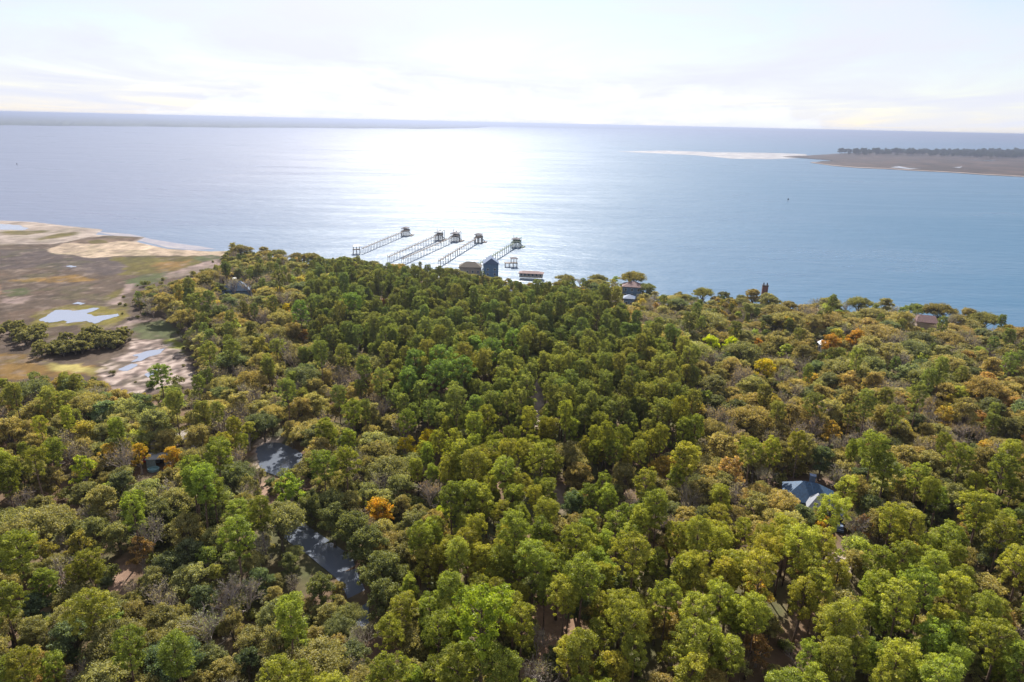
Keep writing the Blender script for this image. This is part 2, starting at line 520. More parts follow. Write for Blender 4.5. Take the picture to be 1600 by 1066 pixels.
# (polygon in photo pixels on the ground, colour, wet gloss, edge wobble in metres)
SAND = (0.31, 0.24, 0.175); PALE = (0.26, 0.215, 0.185); PINKMUD = (0.19, 0.14, 0.125); MARSH = (0.066, 0.048, 0.036)
OLIVE = (0.085, 0.070, 0.020); GOLD = (0.135, 0.082, 0.028); GREENM = (0.055, 0.068, 0.028); BROWN = (0.09, 0.062, 0.045); STRAW = (0.14, 0.088, 0.06)
DARKM = (0.07, 0.062, 0.052)
PAINT = [
    ([(-400, 300), (360, 300), (420, 420), (320, 620), (160, 640), (-400, 660)], MARSH, .1, 2),
    ([(-400, 395), (110, 388), (170, 402), (250, 405), (180, 430), (60, 420), (-400, 425)], (0.058, 0.044, 0.040), .2, 5),
    ([(-400, 330), (0, 340), (60, 345), (110, 352), (165, 357), (175, 366), (110, 378), (80, 382), (-400, 384)], PALE, .1, 1.5),
    ([(70, 390), (100, 380), (170, 374), (215, 376), (262, 387), (360, 391), (356, 400), (260, 400), (190, 400), (140, 404), (110, 398), (85, 397)], SAND, 0, 1.5),
    ([(0, 360), (40, 361), (85, 360), (44, 368), (0, 368)], OLIVE, 0, 2),
    ([(48, 376), (75, 368), (110, 362), (128, 362), (110, 369), (80, 374)], OLIVE, 0, 2),
    ([(104, 378), (140, 370), (190, 371), (226, 371), (205, 375), (165, 380), (140, 382)], BROWN, 0, 2),
    ([(135, 376), (165, 374), (170, 380), (140, 381)], OLIVE, 0, 1),
    ([(30, 434), (100, 430), (170, 434), (140, 442), (60, 444), (10, 440)], GOLD, 0, 5),
    ([(170, 402), (300, 400), (330, 402), (300, 424), (240, 432), (180, 430), (200, 415)], OLIVE, 0, 4),
    ([(235, 412), (300, 404), (285, 422), (250, 426)], GOLD, 0, 4),
    ([(190, 440), (220, 430), (265, 424), (262, 436), (225, 448), (205, 450)], GREENM, 0, 3),
    ([(300, 402), (335, 398), (348, 402), (340, 408), (305, 408)], GREENM, 0, 2),
    ([(245, 434), (290, 416), (340, 404), (350, 414), (330, 422), (295, 430), (262, 438)], PINKMUD, .1, 3),
    ([(0, 452), (40, 448), (50, 462), (10, 466)], GREENM, 0, 4),
    ([(-60, 440), (0, 448), (8, 460), (-60, 466)], (0.26, 0.14, 0.08), 0, 4),
    ([(0, 466), (48, 462), (40, 474), (0, 474)], PINKMUD, .2, 3),
    ([(150, 466), (190, 450), (215, 452), (185, 462), (200, 476), (190, 486), (160, 474)], OLIVE, 0, 3),
    ([(185, 462), (195, 444), (218, 443), (205, 456), (190, 462)], PINKMUD, .1, 2),
    ([(160, 474), (178, 464), (196, 462), (190, 478), (170, 476)], PINKMUD, .1, 2),
    ([(38, 494), (70, 484), (110, 474), (200, 482), (208, 494), (180, 512), (120, 512), (60, 510)], (0.12, 0.10, 0.025), 0, 3),
    ([(180, 512), (208, 499), (232, 502), (204, 512)], PINKMUD, .2, 2),
    ([(205, 512), (240, 500), (275, 506), (290, 530), (210, 530)], (0.075, 0.085, 0.04), 0, 3),
    ([(255, 530), (275, 528), (292, 540), (285, 556), (270, 545)], (0.16, 0.17, 0.03), 0, 2),
    ([(-60, 560), (10, 550), (50, 552), (62, 572), (150, 568), (160, 590), (-60, 600)], GOLD, 0, 3),
    ([(205, 530), (262, 530), (284, 548), (305, 575), (300, 605), (240, 612), (190, 618), (150, 580), (170, 562), (200, 550)], (0.20, 0.15, 0.13), .3, 3),
    ([(60, 566), (160, 572), (150, 592), (70, 582)], (0.24, 0.20, 0.07), 0, 3),
    ([(228, 694), (262, 676), (290, 666), (322, 672), (312, 700), (292, 704), (270, 690), (240, 704)], (0.42, 0.37, 0.32), 0, 1),
    ([(396, 690), (414, 684), (444, 688), (438, 698), (410, 706), (406, 736), (396, 730)], (0.52, 0.42, 0.36), .1, 1),
    ([(380, 750), (420, 745), (470, 800), (430, 800), (400, 790)], (0.30, 0.20, 0.15), 0, 2),
    ([(212, 742), (262, 738), (275, 765), (250, 790), (225, 780)], (0.10, 0.075, 0.06), 0, 1),
    ([(215, 760), (240, 762), (236, 775), (222, 778)], (0.36, 0.26, 0.17), 0, 1),
    ([(140, 1066), (150, 930), (172, 880), (200, 868), (205, 900), (196, 950), (185, 1066)], (0.32, 0.21, 0.155), 0, 2),
    ([(0, 890), (70, 900), (80, 960), (0, 1000)], (0.26, 0.16, 0.115), 0, 3),
    ([(830, 592), (846, 592), (853, 668), (834, 668)], (0.44, 0.35, 0.31), 0, 1.0),
    ([(860, 758), (880, 756), (886, 806), (864, 808)], (0.36, 0.28, 0.24), 0, 1.5),
    ([(760, 920), (880, 900), (930, 960), (900, 1066), (760, 1066)], (0.22, 0.14, 0.095), 0, 4),
    ([(1190, 745), (1335, 745), (1345, 800), (1230, 820), (1190, 790)], (0.16, 0.11, 0.085), 0, 2),
    ([(1196, 742), (1206, 742), (1216, 775), (1204, 775)], (0.42, 0.27, 0.19), 0, 1),
    ([(1288, 862), (1330, 858), (1332, 884), (1290, 884)], (0.60, 0.50, 0.42), 0, 1),
    ([(1414, 492), (1490, 486), (1500, 502), (1430, 512)], (0.60, 0.52, 0.46), 0, 2),
]


MARSH_CLEAR = [(-400, 260), (0, 318), (180, 350), (340, 384), (360, 392), (350, 402), (340, 412), (300, 432), (262, 438), (222, 446), (206, 460), (196, 474), (208, 492), (238, 502),
               (280, 516), (292, 545), (302, 572), (300, 596), (258, 600), (222, 610), (196, 606), (176, 588), (100, 582), (0, 592), (-400, 590)]

def paint(x, y):
    n = len(x)
    f1 = fbm(x, y, 30, 3); f2 = fbm(x, y, 9, 8)
    base = np.array(STRAW)[None] * (1 + 0.35 * f1[:, None])
    green = np.array((0.06, 0.08, 0.03))[None]
    k = np.clip(0.5 + 1.4 * f2, 0, 1)[:, None] * 0.75
    col = base * (1 - k) + green * k
    wet = np.zeros(n)
    for poly, c, w, wob in PAINT:
        wp = wpoly(poly, 1.2)
        wx = x + wob * fbm(x, y, 12, 21); wy = y + wob * 1.6 * fbm(x, y, 12, 33)
        wx = wx + wob * .7 * fbm(x, y, 3.5, 27, 3); wy = wy + wob * fbm(x, y, 3.5, 39, 3)
        m = inside(wp, wx, wy)
        d = seg_dist(wp, wx[m], wy[m])
        a = np.clip(d / max(wob * 0.7, 0.5), 0, 1)
        a *= np.clip(0.95 + 0.35 * f2[m], 0.35, 1)
        cc = np.array(c)[None] * (1 + 0.22 * f2[m][:, None])
        col[m] = col[m] * (1 - a[:, None]) + cc * a[:, None]
        wet[m] = wet[m] * (1 - a) + w * a
    s = shore_depth(x, y)
    m = s < 3.5
    k = np.clip((3.5 - s[m]) / 3, 0, 1)[:, None] * 0.5
    col[m] = col[m] * (1 - k) + np.array((0.30, 0.25, 0.22))[None] * k
    wet[m] = np.maximum(wet[m], k[:, 0])
    mm = inside(wpoly(MARSH_CLEAR, 1.2), x, y)
    a = fbm(x, y, 14, 101, 5); b2 = fbm(x, y, 5, 121, 4); c3 = fbm(x, y * 0.5, 3, 131, 3)
    k = np.clip((a - 0.12) * 3.0, 0, .55)[:, None] * mm[:, None]
    col = col * (1 - k) + (col * 0.45 + np.array((0.035, 0.035, 0.012))[None]) * k
    flat = inside(wpoly([(205, 530), (262, 530), (284, 548), (305, 575), (300, 605), (240, 612), (190, 618), (150, 580), (170, 562), (200, 550)], 1.2), x, y)
    k = np.clip((b2 - 0.22) * 3.5, 0, .5)[:, None] * (mm & ~flat)[:, None]
    col = col * (1 - k) + np.array((0.15, 0.115, 0.095))[None] * k
    v4 = vnoise(x, y, 1.8, 201) + 0.6 * vnoise(x, y, 4.5, 207)
    k = np.clip(v4 * 1.5, -1, .8)[:, None] * flat[:, None]
    col = np.where(k > 0, col * (1 - k) + np.array((0.34, 0.275, 0.24))[None] * k, col * (1 + 0.55 * k))
    col = col * (1 + 0.45 * c3[:, None] * mm[:, None])
    return np.concatenate([np.clip(col, 0.01, 0.8), wet[:, None]], 1)


def axis(lo, a, b, hi, fine, coarse):
    return np.concatenate([np.arange(lo, a, coarse), np.arange(a, b, fine), np.arange(b, hi + coarse, coarse)])


gx = axis(coast[0][0] - 20, -330, -55, coast[-1][0] + 50, 1.0, 4.0)
gy = axis(-110, 190, 500, 700, 1.0, 4.0)
X, Y = np.meshgrid(gx, gy)
xf, yf = X.ravel(), Y.ravel()
zf = height(xf, yf)
zf = zf + np.where(zf > 0.9, 0.05 * fbm(xf, yf, 6, 50), 0)
cf = paint(xf, yf)
nx, ny = len(gx), len(gy)
ii, jj = np.meshgrid(np.arange(nx - 1), np.arange(ny - 1))
b0 = (jj * nx + ii).ravel()
faces = np.stack([b0, b0 + 1, b0 + nx + 1, b0 + nx], 1)
keep = zf[faces].max(1) > -1.55
gm = mesh_np('ground', np.stack([xf, yf, zf], 1), faces[keep], 4, GROUND, smooth=True, colattr={'ground': cf})
tag(obj('ground', gm), 'sandy forest floor, marsh and beach of the peninsula', kind='structure')

# sea: one huge sheet, and a bed under it
b = MB(); S_ = 42000
b.face([(-S_, -2000, 0), (S_, -2000, 0), (S_, 40000, 0), (-S_, 40000, 0)])
tag(b.build('sea', SEA), 'wide calm sound with the sun glittering on it', kind='structure')


def water_sheet(name, poly, z, mat, label, wob=0.8, sub=26):
    wp = wpoly(poly, z)
    pts = []
    n = len(wp)
    for i in range(n):
        a, c = wp[i], wp[(i + 1) % n]
        for t in np.arange(sub) / sub:
            p = a * (1 - t) + c * t
            q = p + wob * np.array([1.6 * fbm(p[0], p[1], 5, 61), 2.6 * fbm(p[0], p[1], 5, 71)])
            pts.append((q[0], q[1], z))
    b = MB(); b.face(pts)
    return tag(b.build(name, mat), label, kind='structure')


water_sheet('pond', POND_A, 1.1, POND, 'small pond with a sandy rim', 0.12)
water_sheet('pond', POND_B, 1.1, POND, 'narrow dark pond between the oaks', 0.12)
for p, l in ((POOL_A, 'star-shaped bright pool in the marsh'), (POOL_B, 'thin pool on the mudflat'), (POOL_C, 'short pool on the mudflat'),
             (POOL_D, 'pool behind the sand spit'), (POOL_E, 'tiny pool in the brown marsh'), (POOL_F, 'small pool at the near end of the mudflat'), (POOL_G, 'small pool above the star-shaped pool')):
    water_sheet('marsh_pool', p, 1.26, POOL, l, 0.9)

# sandbar showing through the far water, and the low island on the right
def ground_poly(name, pts_px, z, mat, label, wob, kind='structure', thick=0.5, sub=12, scale=60):
    wp = wpoly(pts_px, 0)
    pts = []
    n = len(wp)
    for i in range(n):
        a, c = wp[i], wp[(i + 1) % n]
        for t in np.arange(sub) / sub:
            p = a * (1 - t) + c * t
            pts.append((p[0] + wob * fbm(p[0], p[1], scale, 61), p[1] + wob * fbm(p[0], p[1], scale, 71)))
    b = MB()
    b.face([(x, y, z) for x, y in pts])
    m = len(pts)
    for i in range(m):
        (x1, y1), (x2, y2) = pts[i], pts[(i + 1) % m]
        b.face([(x1, y1, z), (x1, y1, -thick), (x2, y2, -thick), (x2, y2, z)])
    return tag(b.build(name, mat), label, kind=kind)


def spot_mat(name, c1, c2, c3, sx, sy, rough=0.8):
    m, nt, N, L = new_mat(name)
    b = N('ShaderNodeBsdfPrincipled', i_Roughness=rough); b.inputs['Specular IOR Level'].default_value = 0.05
    g = N('ShaderNodeNewGeometry')
    mp = N('ShaderNodeMapping'); mp.inputs['Scale'].default_value = (1 / sx, 1 / sy, 0.0); L(g.outputs['Position'], mp.inputs[0])
    n = N('ShaderNodeTexNoise', i_Scale=1.0, i_Detail=8.0, i_Roughness=0.65, i_Distortion=0.8); L(mp.outputs[0], n.inputs['Vector'])
    L(ramp(N, L, n.outputs['Fac'], [(0.36, c1), (0.5, c2), (0.62, c3)]), b.inputs['Base Color'])
    o = N('ShaderNodeOutputMaterial'); L(b.outputs[0], o.inputs[0])
    return m


ISL = spot_mat('island_marsh', (0.028, 0.022, 0.016), (0.048, 0.034, 0.026), (0.085, 0.058, 0.045), 60, 120)
WETS = spot_mat('wet_sand', (0.22, 0.21, 0.22), (0.30, 0.285, 0.28), (0.40, 0.375, 0.35), 40, 80, 0.5)
FARM = spot_mat('far_forest', (0.05, 0.055, 0.04), (0.07, 0.08, 0.05), (0.09, 0.095, 0.06), 120, 400)
ground_poly('sandbar', [(962, 237), (1040, 235.5), (1120, 238), (1200, 239), (1260, 241), (1262, 247), (1200, 249), (1140, 248), (1090, 243), (1030, 240)], 0.10, WETS,
            'bright sandbar awash off the island', 14)
ground_poly('sandbar', [(140, 362), (200, 366), (232, 373), (290, 382), (338, 389), (300, 391), (262, 387), (215, 376)], 0.05, spot_mat('wet_mud', (0.20, 0.19, 0.22), (0.24, 0.22, 0.24), (0.30, 0.27, 0.26), 12, 12, 0.3),
            'dark wet sandbar off the beach', 3)
ground_poly('island', [(1222, 245), (1262, 243.5), (1300, 241), (1360, 238), (1460, 237), (1620, 238), (1900, 243), (1950, 330), (1760, 292), (1660, 281), (1600, 276), (1540, 273), (1480, 269), (1420, 266), (1390, 264),
                       (1340, 262), (1300, 259), (1270, 254), (1300, 251), (1260, 248)], 0.9, ISL, 'low brown marsh island across the water', 9)

ground_poly('island_beach', [(1268, 253.4), (1300, 258.4), (1340, 261.6), (1390, 263.8), (1420, 265.6), (1480, 268.6), (1540, 272.6), (1600, 275.6), (1660, 280.5), (1660, 281.8), (1600, 276.8), (1540, 273.8), (1480, 269.7), (1420, 266.8),
                             (1390, 264.9), (1340, 262.8), (1300, 259.6), (1268, 254.6)], 0.95, spot_mat('island_sand', (0.16, 0.12, 0.10), (0.22, 0.17, 0.14), (0.28, 0.22, 0.18), 30, 30), 'thin sandy rim along the near edge of the island', 6)
for k_, pts_ in enumerate(([(1392, 262.5), (1404, 260.4), (1420, 263.2), (1436, 263.8), (1420, 264.8), (1402, 263)], [(1490, 262), (1504, 261), (1500, 263)], [(1510, 249.6), (1560, 251), (1548, 252.2)])):
    ground_poly('island_pool', pts_, 1.0, POOL, ['pool near the island edge', 'tiny island pool', 'thin pool before the island trees'][k_], 4)

# far mainland: low wooded land in sections, from 6 km to the horizon
far = MB()
azs = np.linspace(-58, 62, 340)
def near_d(a):
    pts = [(-60, 5200), (-37, 5900), (-22, 6500), (-8, 8200), (-3.5, 10200), (-2, 15500), (6, 17000), (14, 18000), (20, 20500), (30, 25000), (62, 28000)]
    return np.interp(a, [p[0] for p in pts], [p[1] for p in pts])
rows_ = [0.0, 0.002, 0.08, 0.25, 0.55, 1.0]
vs = []
for a in azs:
    d0 = near_d(a) * (1 + 0.035 * mnoise.noise(Vector((a * 0.35, 3.1, 0)))) ; d1 = 37500
    for k, t in enumerate(rows_):
        d = d0 + (d1 - d0) * t
        hgt = 0 if k == 0 else 13 + 7 * mnoise.noise(Vector((a * 3.0, k * 5.2, 1))) + 4 * mnoise.noise(Vector((a * 13.0, k * 3.3, 2)))
        if k == 5: hgt = -2
        vs.append((d * math.sin(R(a)), d * math.cos(R(a)), hgt))
m_ = len(rows_)
fs = [(i * m_ + k, (i + 1) * m_ + k, (i + 1) * m_ + k + 1, i * m_ + k + 1) for i in range(len(azs) - 1) for k in range(m_ - 1)]
far.v, far.f = vs, fs
tag(far.build('far_shore', FARM), 'low wooded mainland fading into haze along the horizon', kind='structure')

# haze
hz = MB(); hz.box(-41900, 41900, -1990, 39900, -3.0, 93.0)
hm, nt, N, L = new_mat('haze_air')
o_ = N('ShaderNodeOutputMaterial'); pv = N('ShaderNodeVolumePrincipled')
pv.inputs['Color'].default_value = (0.60, 0.67, 0.88, 1)
pv.inputs['Density'].default_value = 0.00016
pv.inputs['Anisotropy'].default_value = 0.86
L(pv.outputs[0], o_.inputs['Volume'])
HAZE = tag(hz.build('haze', hm), 'pale sea haze', kind='stuff')


# ------------------------------------------------------------------ tree builders
def unit(v):
    return v / np.maximum(np.linalg.norm(v, axis=-1, keepdims=True), 1e-9)


def rand_dirs(rng, n):
    return unit(rng.normal(size=(n, 3)))


def leaf_mesh(name, pos, nrm, size, rng, mat, aspect=1.0, tri=False, var=None):
    n = len(pos)
    a = unit(np.cross(nrm, rand_dirs(rng, n)))
    b_ = np.cross(nrm, a)
    s = size[:, None]
    if tri:
        v = np.stack([pos - a * s * 0.5 * aspect, pos + a * s * 0.5 * aspect, pos + b_ * s * 1.1], 1).reshape(-1, 3)
        k = 3
    else:
        j = rng.uniform(0.7, 1.2, (n, 4, 1))
        v = np.stack([pos - a * s * 0.5 * aspect * j[:, 0], pos - b_ * s * 0.5 * j[:, 1], pos + a * s * 0.5 * aspect * j[:, 2], pos + b_ * s * 0.5 * j[:, 3]], 1).reshape(-1, 3)
        k = 4
    var = rng.uniform(0, 1, n) if var is None else var
    return mesh_np(name, v, np.arange(n * k), k, mat, attrs={'leafvar': np.repeat(var, k)})


def clump_leaves(rng, cen, rad, per, flat=0.7, up=0.35, jit=0.5, size=0.4, inner=0.55):
    """Leaves on lumpy shells around clump centres."""
    n = len(cen)
    idx = np.repeat(np.arange(n), per)
    d = rand_dirs(rng, len(idx)); d[:, 2] += up; d = unit(d)
    r = rad[idx] * rng.uniform(inner, 1.05, len(idx))
    off = d * r[:, None]; off[:, 2] *= flat
    pos = cen[idx] + off
    nr = unit(d + rng.normal(size=d.shape) * jit)
    sz = size * rng.uniform(0.6, 1.35, len(idx))
    cv = rng.uniform(0, 1, n)[idx]
    var = np.clip(cv * 0.55 + rng.uniform(0, 0.45, len(idx)), 0, 1)
    return pos, nr, sz, var


def make_pine(seed, H=21, Rr=3.4, per=62, nclump=78, size=0.42, base=0.52):
    rng = np.random.default_rng(seed)
    lean = rng.normal(size=2) * 0.5
    def axis_at(z):
        t = z / H
        return np.array([lean[0] * t * t + 0.25 * math.sin(t * 5 + seed), lean[1] * t * t + 0.2 * math.cos(t * 4 + seed), z])
    t = MB(); zs = np.linspace(-0.3, H * 0.96, 7)
    t.tube([axis_at(z) for z in zs], [0.30 * (1 - 0.85 * max(z, 0) / H) + 0.03 for z in zs], 6)
    cen = []; rad = []
    top = H; cb = H * base
    ph = rng.uniform(0, 6.28, 4)
    for i in range(nclump):
        q = (i + 0.5) / nclump
        z = cb + (top - cb) * (q ** 0.82) * 0.97
        w = (z - cb) / (top - cb)
        env = Rr * (math.sqrt(max(0.02, 1 - ((w - 0.42) / 0.62) ** 2)) if w > 0.42 else 0.55 + 0.45 * w / 0.42)
        az = i * 2.39996 + rng.uniform(-0.4, 0.4)
        env *= 1 + 0.28 * math.sin(az * 2 + ph[0] + w * 3) + 0.15 * math.sin(az * 3 + ph[1])
        rr = env * rng.uniform(0.35, 1.0) ** 0.6
        a = axis_at(z)
        c = a + np.array([math.cos(az) * rr, math.sin(az) * rr, rng.uniform(-0.4, 0.4)])
        if w < 0.3 and rng.random() < 0.35:
            continue
        cen.append(c); rad.append(rng.uniform(0.48, 1.0) * (0.75 + 0.4 * w))
        if i % 3 == 0:
            zb = max(cb * 0.97, z - rr * 0.45 - 0.3)
            t.tube([axis_at(zb), (axis_at(zb) + c) / 2 + np.array([0, 0, 0.15 * rr]), c], [0.09, 0.06, 0.02], 3, cap=False)
    for k in range(6):      # dead snags below the crown
        z = cb * rng.uniform(0.55, 0.98); az = rng.uniform(0, 6.28); l = rng.uniform(0.5, 1.6)
        a = axis_at(z); t.tube([a, a + np.array([math.cos(az) * l, math.sin(az) * l, 0.2])], [0.05, 0.015], 3, cap=False)
    cen = np.array(cen); rad = np.array(rad)
    p, nr, sz, var = clump_leaves(rng, cen, rad, per, flat=0.62, up=0.45, jit=0.55, size=size)
    crown = leaf_mesh('pine_crown', p, nr, sz, rng, M['pine'], aspect=0.75, tri=True, var=var)
    return crown, t.mesh('pine_trunk', M['pine_bark'], True)


def make_broad(seed, H=13, Rr=5.2, lobes=11, clumps=9, per=70, size=0.42, mat='oak', fill=1.0, base=0.32, bark='oak_bark', flat=0.8, umbrella=False):
    rng = np.random.default_rng(seed)
    t = MB()
    fork = H * base * 0.8
    t.tube([(0, 0, -0.3), (0.1, 0.05, fork * 0.5), (0.05, 0.1, fork)], [0.42, 0.32, 0.27], 7, cap=False)
    cen = []; rad = []
    for i in range(lobes):
        az = i * 2.39996 + rng.uniform(-0.3, 0.3)
        q = (i + 0.3) / lobes
        rr = Rr * 0.66 * math.sqrt(q) * rng.uniform(0.85, 1.15)
        zt = H - (H * (0.2 if umbrella else 0.52)) * (q ** 1.3) - rng.uniform(0, 0.10) * H
        lr = Rr * rng.uniform(0.34, 0.46)
        lc = np.array([math.cos(az) * rr, math.sin(az) * rr, zt - lr * 0.7])
        mid = np.array([lc[0] * 0.45, lc[1] * 0.45, fork + (lc[2] - fork) * 0.55])
        t.tube([(0.05, 0.1, fork * 0.95), mid, lc], [0.19, 0.12, 0.05], 4, cap=False)
        for j in range(clumps):
            d = rand_dirs(rng, 1)[0]; d[2] = abs(d[2]) * 0.95 - 0.28
            c = lc + d * lr * np.array([1, 1, flat]) * rng.uniform(0.55, 1.18)
            cen.append(c); rad.append(lr * rng.uniform(0.30, 0.55))
            if j % 4 == 0:
                t.tube([lc, c], [0.05, 0.02], 3, cap=False)
    cen = np.array(cen); rad = np.array(rad)
    p, nr, sz, var = clump_leaves(rng, cen, rad, int(per * fill), flat=0.8, up=0.3, jit=0.85, size=size, inner=0.35)
    crown = leaf_mesh('broad_crown', p, nr, sz, rng, M[mat], aspect=0.9, var=var)
    return crown, t.mesh('broad_trunk', M[bark], True)


def make_bare(seed, H=13, Rr=4.5, leafy=260):
    rng = np.random.default_rng(seed)
    t = MB()
    segs = []
    def grow(p, d, l, r, lev):
        q = p + d * l
        segs.append((p, q, r, r * 0.62, lev))
        if lev >= 5: return
        n = [5, 4, 4, 3, 3][lev]
        for i in range(n):
            a = rand_dirs(rng, 1)[0]
            nd = unit(d + a * [0.75, 0.75, 0.7, 0.75, 0.8][lev] + np.array([0, 0, 0.22]))
            f = rng.uniform(0.5, 1.0) if i else 1.0
            grow(p + (q - p) * f, nd, l * rng.uniform(0.58, 0.8), r * 0.58, lev + 1)
    grow(np.array([0, 0, -0.3]), np.array([0.03, 0.02, 1.0]), H * 0.30, 0.24, 0)
    pts = np.array([s[1] for s in segs])
    zmax = pts[:, 2].max(); rmax = np.percentile(np.hypot(pts[:, 0], pts[:, 1]), 97)
    sc = np.array([Rr / rmax, Rr / rmax, H / zmax])
    tw_p = []; tw_f = []
    for p, q, r1, r2, lev in segs:
        p = p * sc; q = q * sc
        if lev <= 2:
            t.tube([p, q], [r1, r2], 5 if lev < 2 else 3, cap=False)
        else:
            w = max(r1, 0.022) * 1.0
            a = unit(np.cross(q - p, rng.normal(size=3))) * w
            b2 = unit(np.cross(q - p, a)) * w
            k = len(tw_p)
            tw_p += [p - a, p + a, q + a * 0.4, q - a * 0.4]; tw_f += [k, k + 1, k + 2, k + 3]
    twigs = mesh_np('twigs', np.array(tw_p), np.array(tw_f), 4, M['twig'])
    ends = np.array([s[1] * sc for s in segs if s[4] >= 4])
    pick = ends[rng.integers(0, len(ends), leafy)] + rng.normal(size=(leafy, 3)) * 0.15
    lf = leaf_mesh('sparse_leaves', pick, rand_dirs(rng, leafy), np.full(leafy, 0.24), rng, M['bud'])
    # join twigs and sparse leaves in one crown mesh with two materials
    va = np.zeros(len(twigs.vertices) * 3, np.float32); twigs.vertices.foreach_get('co', va)
    vb = np.zeros(len(lf.vertices) * 3, np.float32); lf.vertices.foreach_get('co', vb)
    n1 = len(twigs.vertices); n2 = len(lf.vertices)
    me = mesh_np('bare_crown', np.concatenate([va, vb]).reshape(-1, 3), np.arange(n1 + n2), 4, M['twig'], attrs={'leafvar': RNG.uniform(0, 1, n1 + n2)})
    me.materials.append(M['bud'])
    mi = np.zeros((n1 + n2) // 4, np.int32); mi[n1 // 4:] = 1
    me.polygons.foreach_set('material_index', mi)
    bpy.data.meshes.remove(twigs); bpy.data.meshes.remove(lf)
    return me, t.mesh('bare_trunk', M['twig'], True)


def make_shrub(seed, H=3.0, Rr=2.0):
    rng = np.random.default_rng(seed)
    n = 16
    c = rand_dirs(rng, n) * np.array([Rr * 0.6, Rr * 0.6, H * 0.28]) + np.array([0, 0, H * 0.5])
    p, nr, sz, var = clump_leaves(rng, c, np.full(n, Rr * 0.42), 55, flat=0.85, up=0.25, jit=0.6, size=0.36)
    return leaf_mesh('shrub_crown', p, nr, sz, rng, M['shrub'], var=var)


# variants: (crown mesh, trunk mesh, height, radius)
V = {'pine': [], 'oak': [], 'bare': [], 'bud': [], 'bush': []}
for i, (H, Rr) in enumerate([(5.5, 3.6), (4.6, 4.2), (6.2, 3.4)]):
    V['bush'].append((*make_broad(81 + i, H, Rr, 8, 8, 52, .40, base=.18), H, Rr))
for i, (H, Rr, b_) in enumerate([(21, 3.3, .52), (23, 3.6, .56), (19, 3.0, .50), (22, 3.9, .60), (18, 3.4, .45), (24, 3.2, .60), (20, 3.8, .55), (17, 2.8, .42)]):
    V['pine'].append((*make_pine(11 + i, H, Rr, base=b_, nclump=int(92 + 6 * (i % 3)), per=96, size=.29), H, Rr))
for i, (H, Rr, l, u_) in enumerate([(13, 5.2, 11, 0), (12, 6.0, 13, 1), (14, 4.6, 10, 0), (11, 4.6, 9, 0), (13, 6.6, 15, 1), (15, 5.0, 12, 0), (10, 4.0, 8, 0), (12.5, 5.4, 12, 0)]):
    V['oak'].append((*make_broad(31 + i, H, Rr, l, 14, 92, .30, umbrella=bool(u_)), H, Rr))
for i, (H, Rr) in enumerate([(13, 4.6), (12, 5.2), (14, 4.2), (11, 4.4), (13, 5.0)]):
    V['bare'].append((*make_bare(51 + i, H, Rr, 420), H, Rr))
for i, (H, Rr, l) in enumerate([(12, 4.4, 10), (13, 4.0, 9), (11, 4.8, 11), (12, 3.8, 8)]):
    V['bud'].append((*make_broad(71 + i, H, Rr, l, 9, 60, .34, mat='bud', bark='twig'), H, Rr))
SHRUBS = [make_shrub(91 + i, h, r) for i, (h, r) in enumerate([(3.2, 2.2), (2.4, 2.0), (4.2, 2.4)])]

# ------------------------------------------------------------------ tree map
CLEAR = [
    (MARSH_CLEAR, 0.9),
    ([(402, 694), (440, 690), (466, 706), (466, 728), (436, 738), (404, 730)], 0.8),
    ([(420, 798), (440, 808), (456, 832), (470, 846), (455, 850), (432, 832)], 0.75),
    ([(468, 848), (500, 850), (535, 872), (542, 894), (505, 882), (476, 866)], 0.6),
    ([(548, 905), (560, 930), (566, 950), (556, 948), (545, 920)], 0.5),
    ([(272, 680), (290, 672), (314, 676), (306, 692), (290, 694), (276, 688)], 0.5),
    ([(219, 714), (258, 716), (260, 738), (222, 738)], 0.55),
    ([(180, 870), (198, 868), (192, 905), (186, 925), (176, 915)], 0.8),
    ([(834, 602), (844, 600), (849, 630), (849, 655), (836, 655)], 0.35),
    ([(862, 762), (876, 758), (880, 800), (868, 806)], 0.5),
    ([(1230, 750), (1294, 752), (1300, 786), (1250, 778)], 0.55),
    ([(1198, 742), (1212, 742), (1216, 768), (1204, 768)], 0.5),
    ([(1302, 800), (1318, 800), (1320, 842), (1306, 842)], 0.5),
    ([(1298, 864), (1318, 862), (1316, 878), (1300, 878)], 0.6),
    ([(356, 441), (392, 441), (390, 456), (362, 458)], 0.8),
    ([(978, 440), (1002, 440), (998, 456), (978, 456)], 0.85),
    ([(976, 460), (990, 460), (990, 474), (976, 474)], 0.7),
    ([(718, 405), (776, 403), (776, 413), (720, 409)], 0.5),
    ([(1432, 498), (1458, 492), (1462, 506), (1436, 512)], 0.7),
    ([(1280, 533), (1292, 533), (1292, 546), (1280, 546)], 0.7),
    ([(1189, 434), (1204, 434), (1204, 446), (1189, 446)], 0.5),
    ([(548, 380), (560, 376), (640, 350), (840, 372), (765, 408), (700, 400), (640, 396), (560, 389)], 1.0),
    ([(808, 420), (848, 426), (848, 428), (808, 424)], 0.3),
]
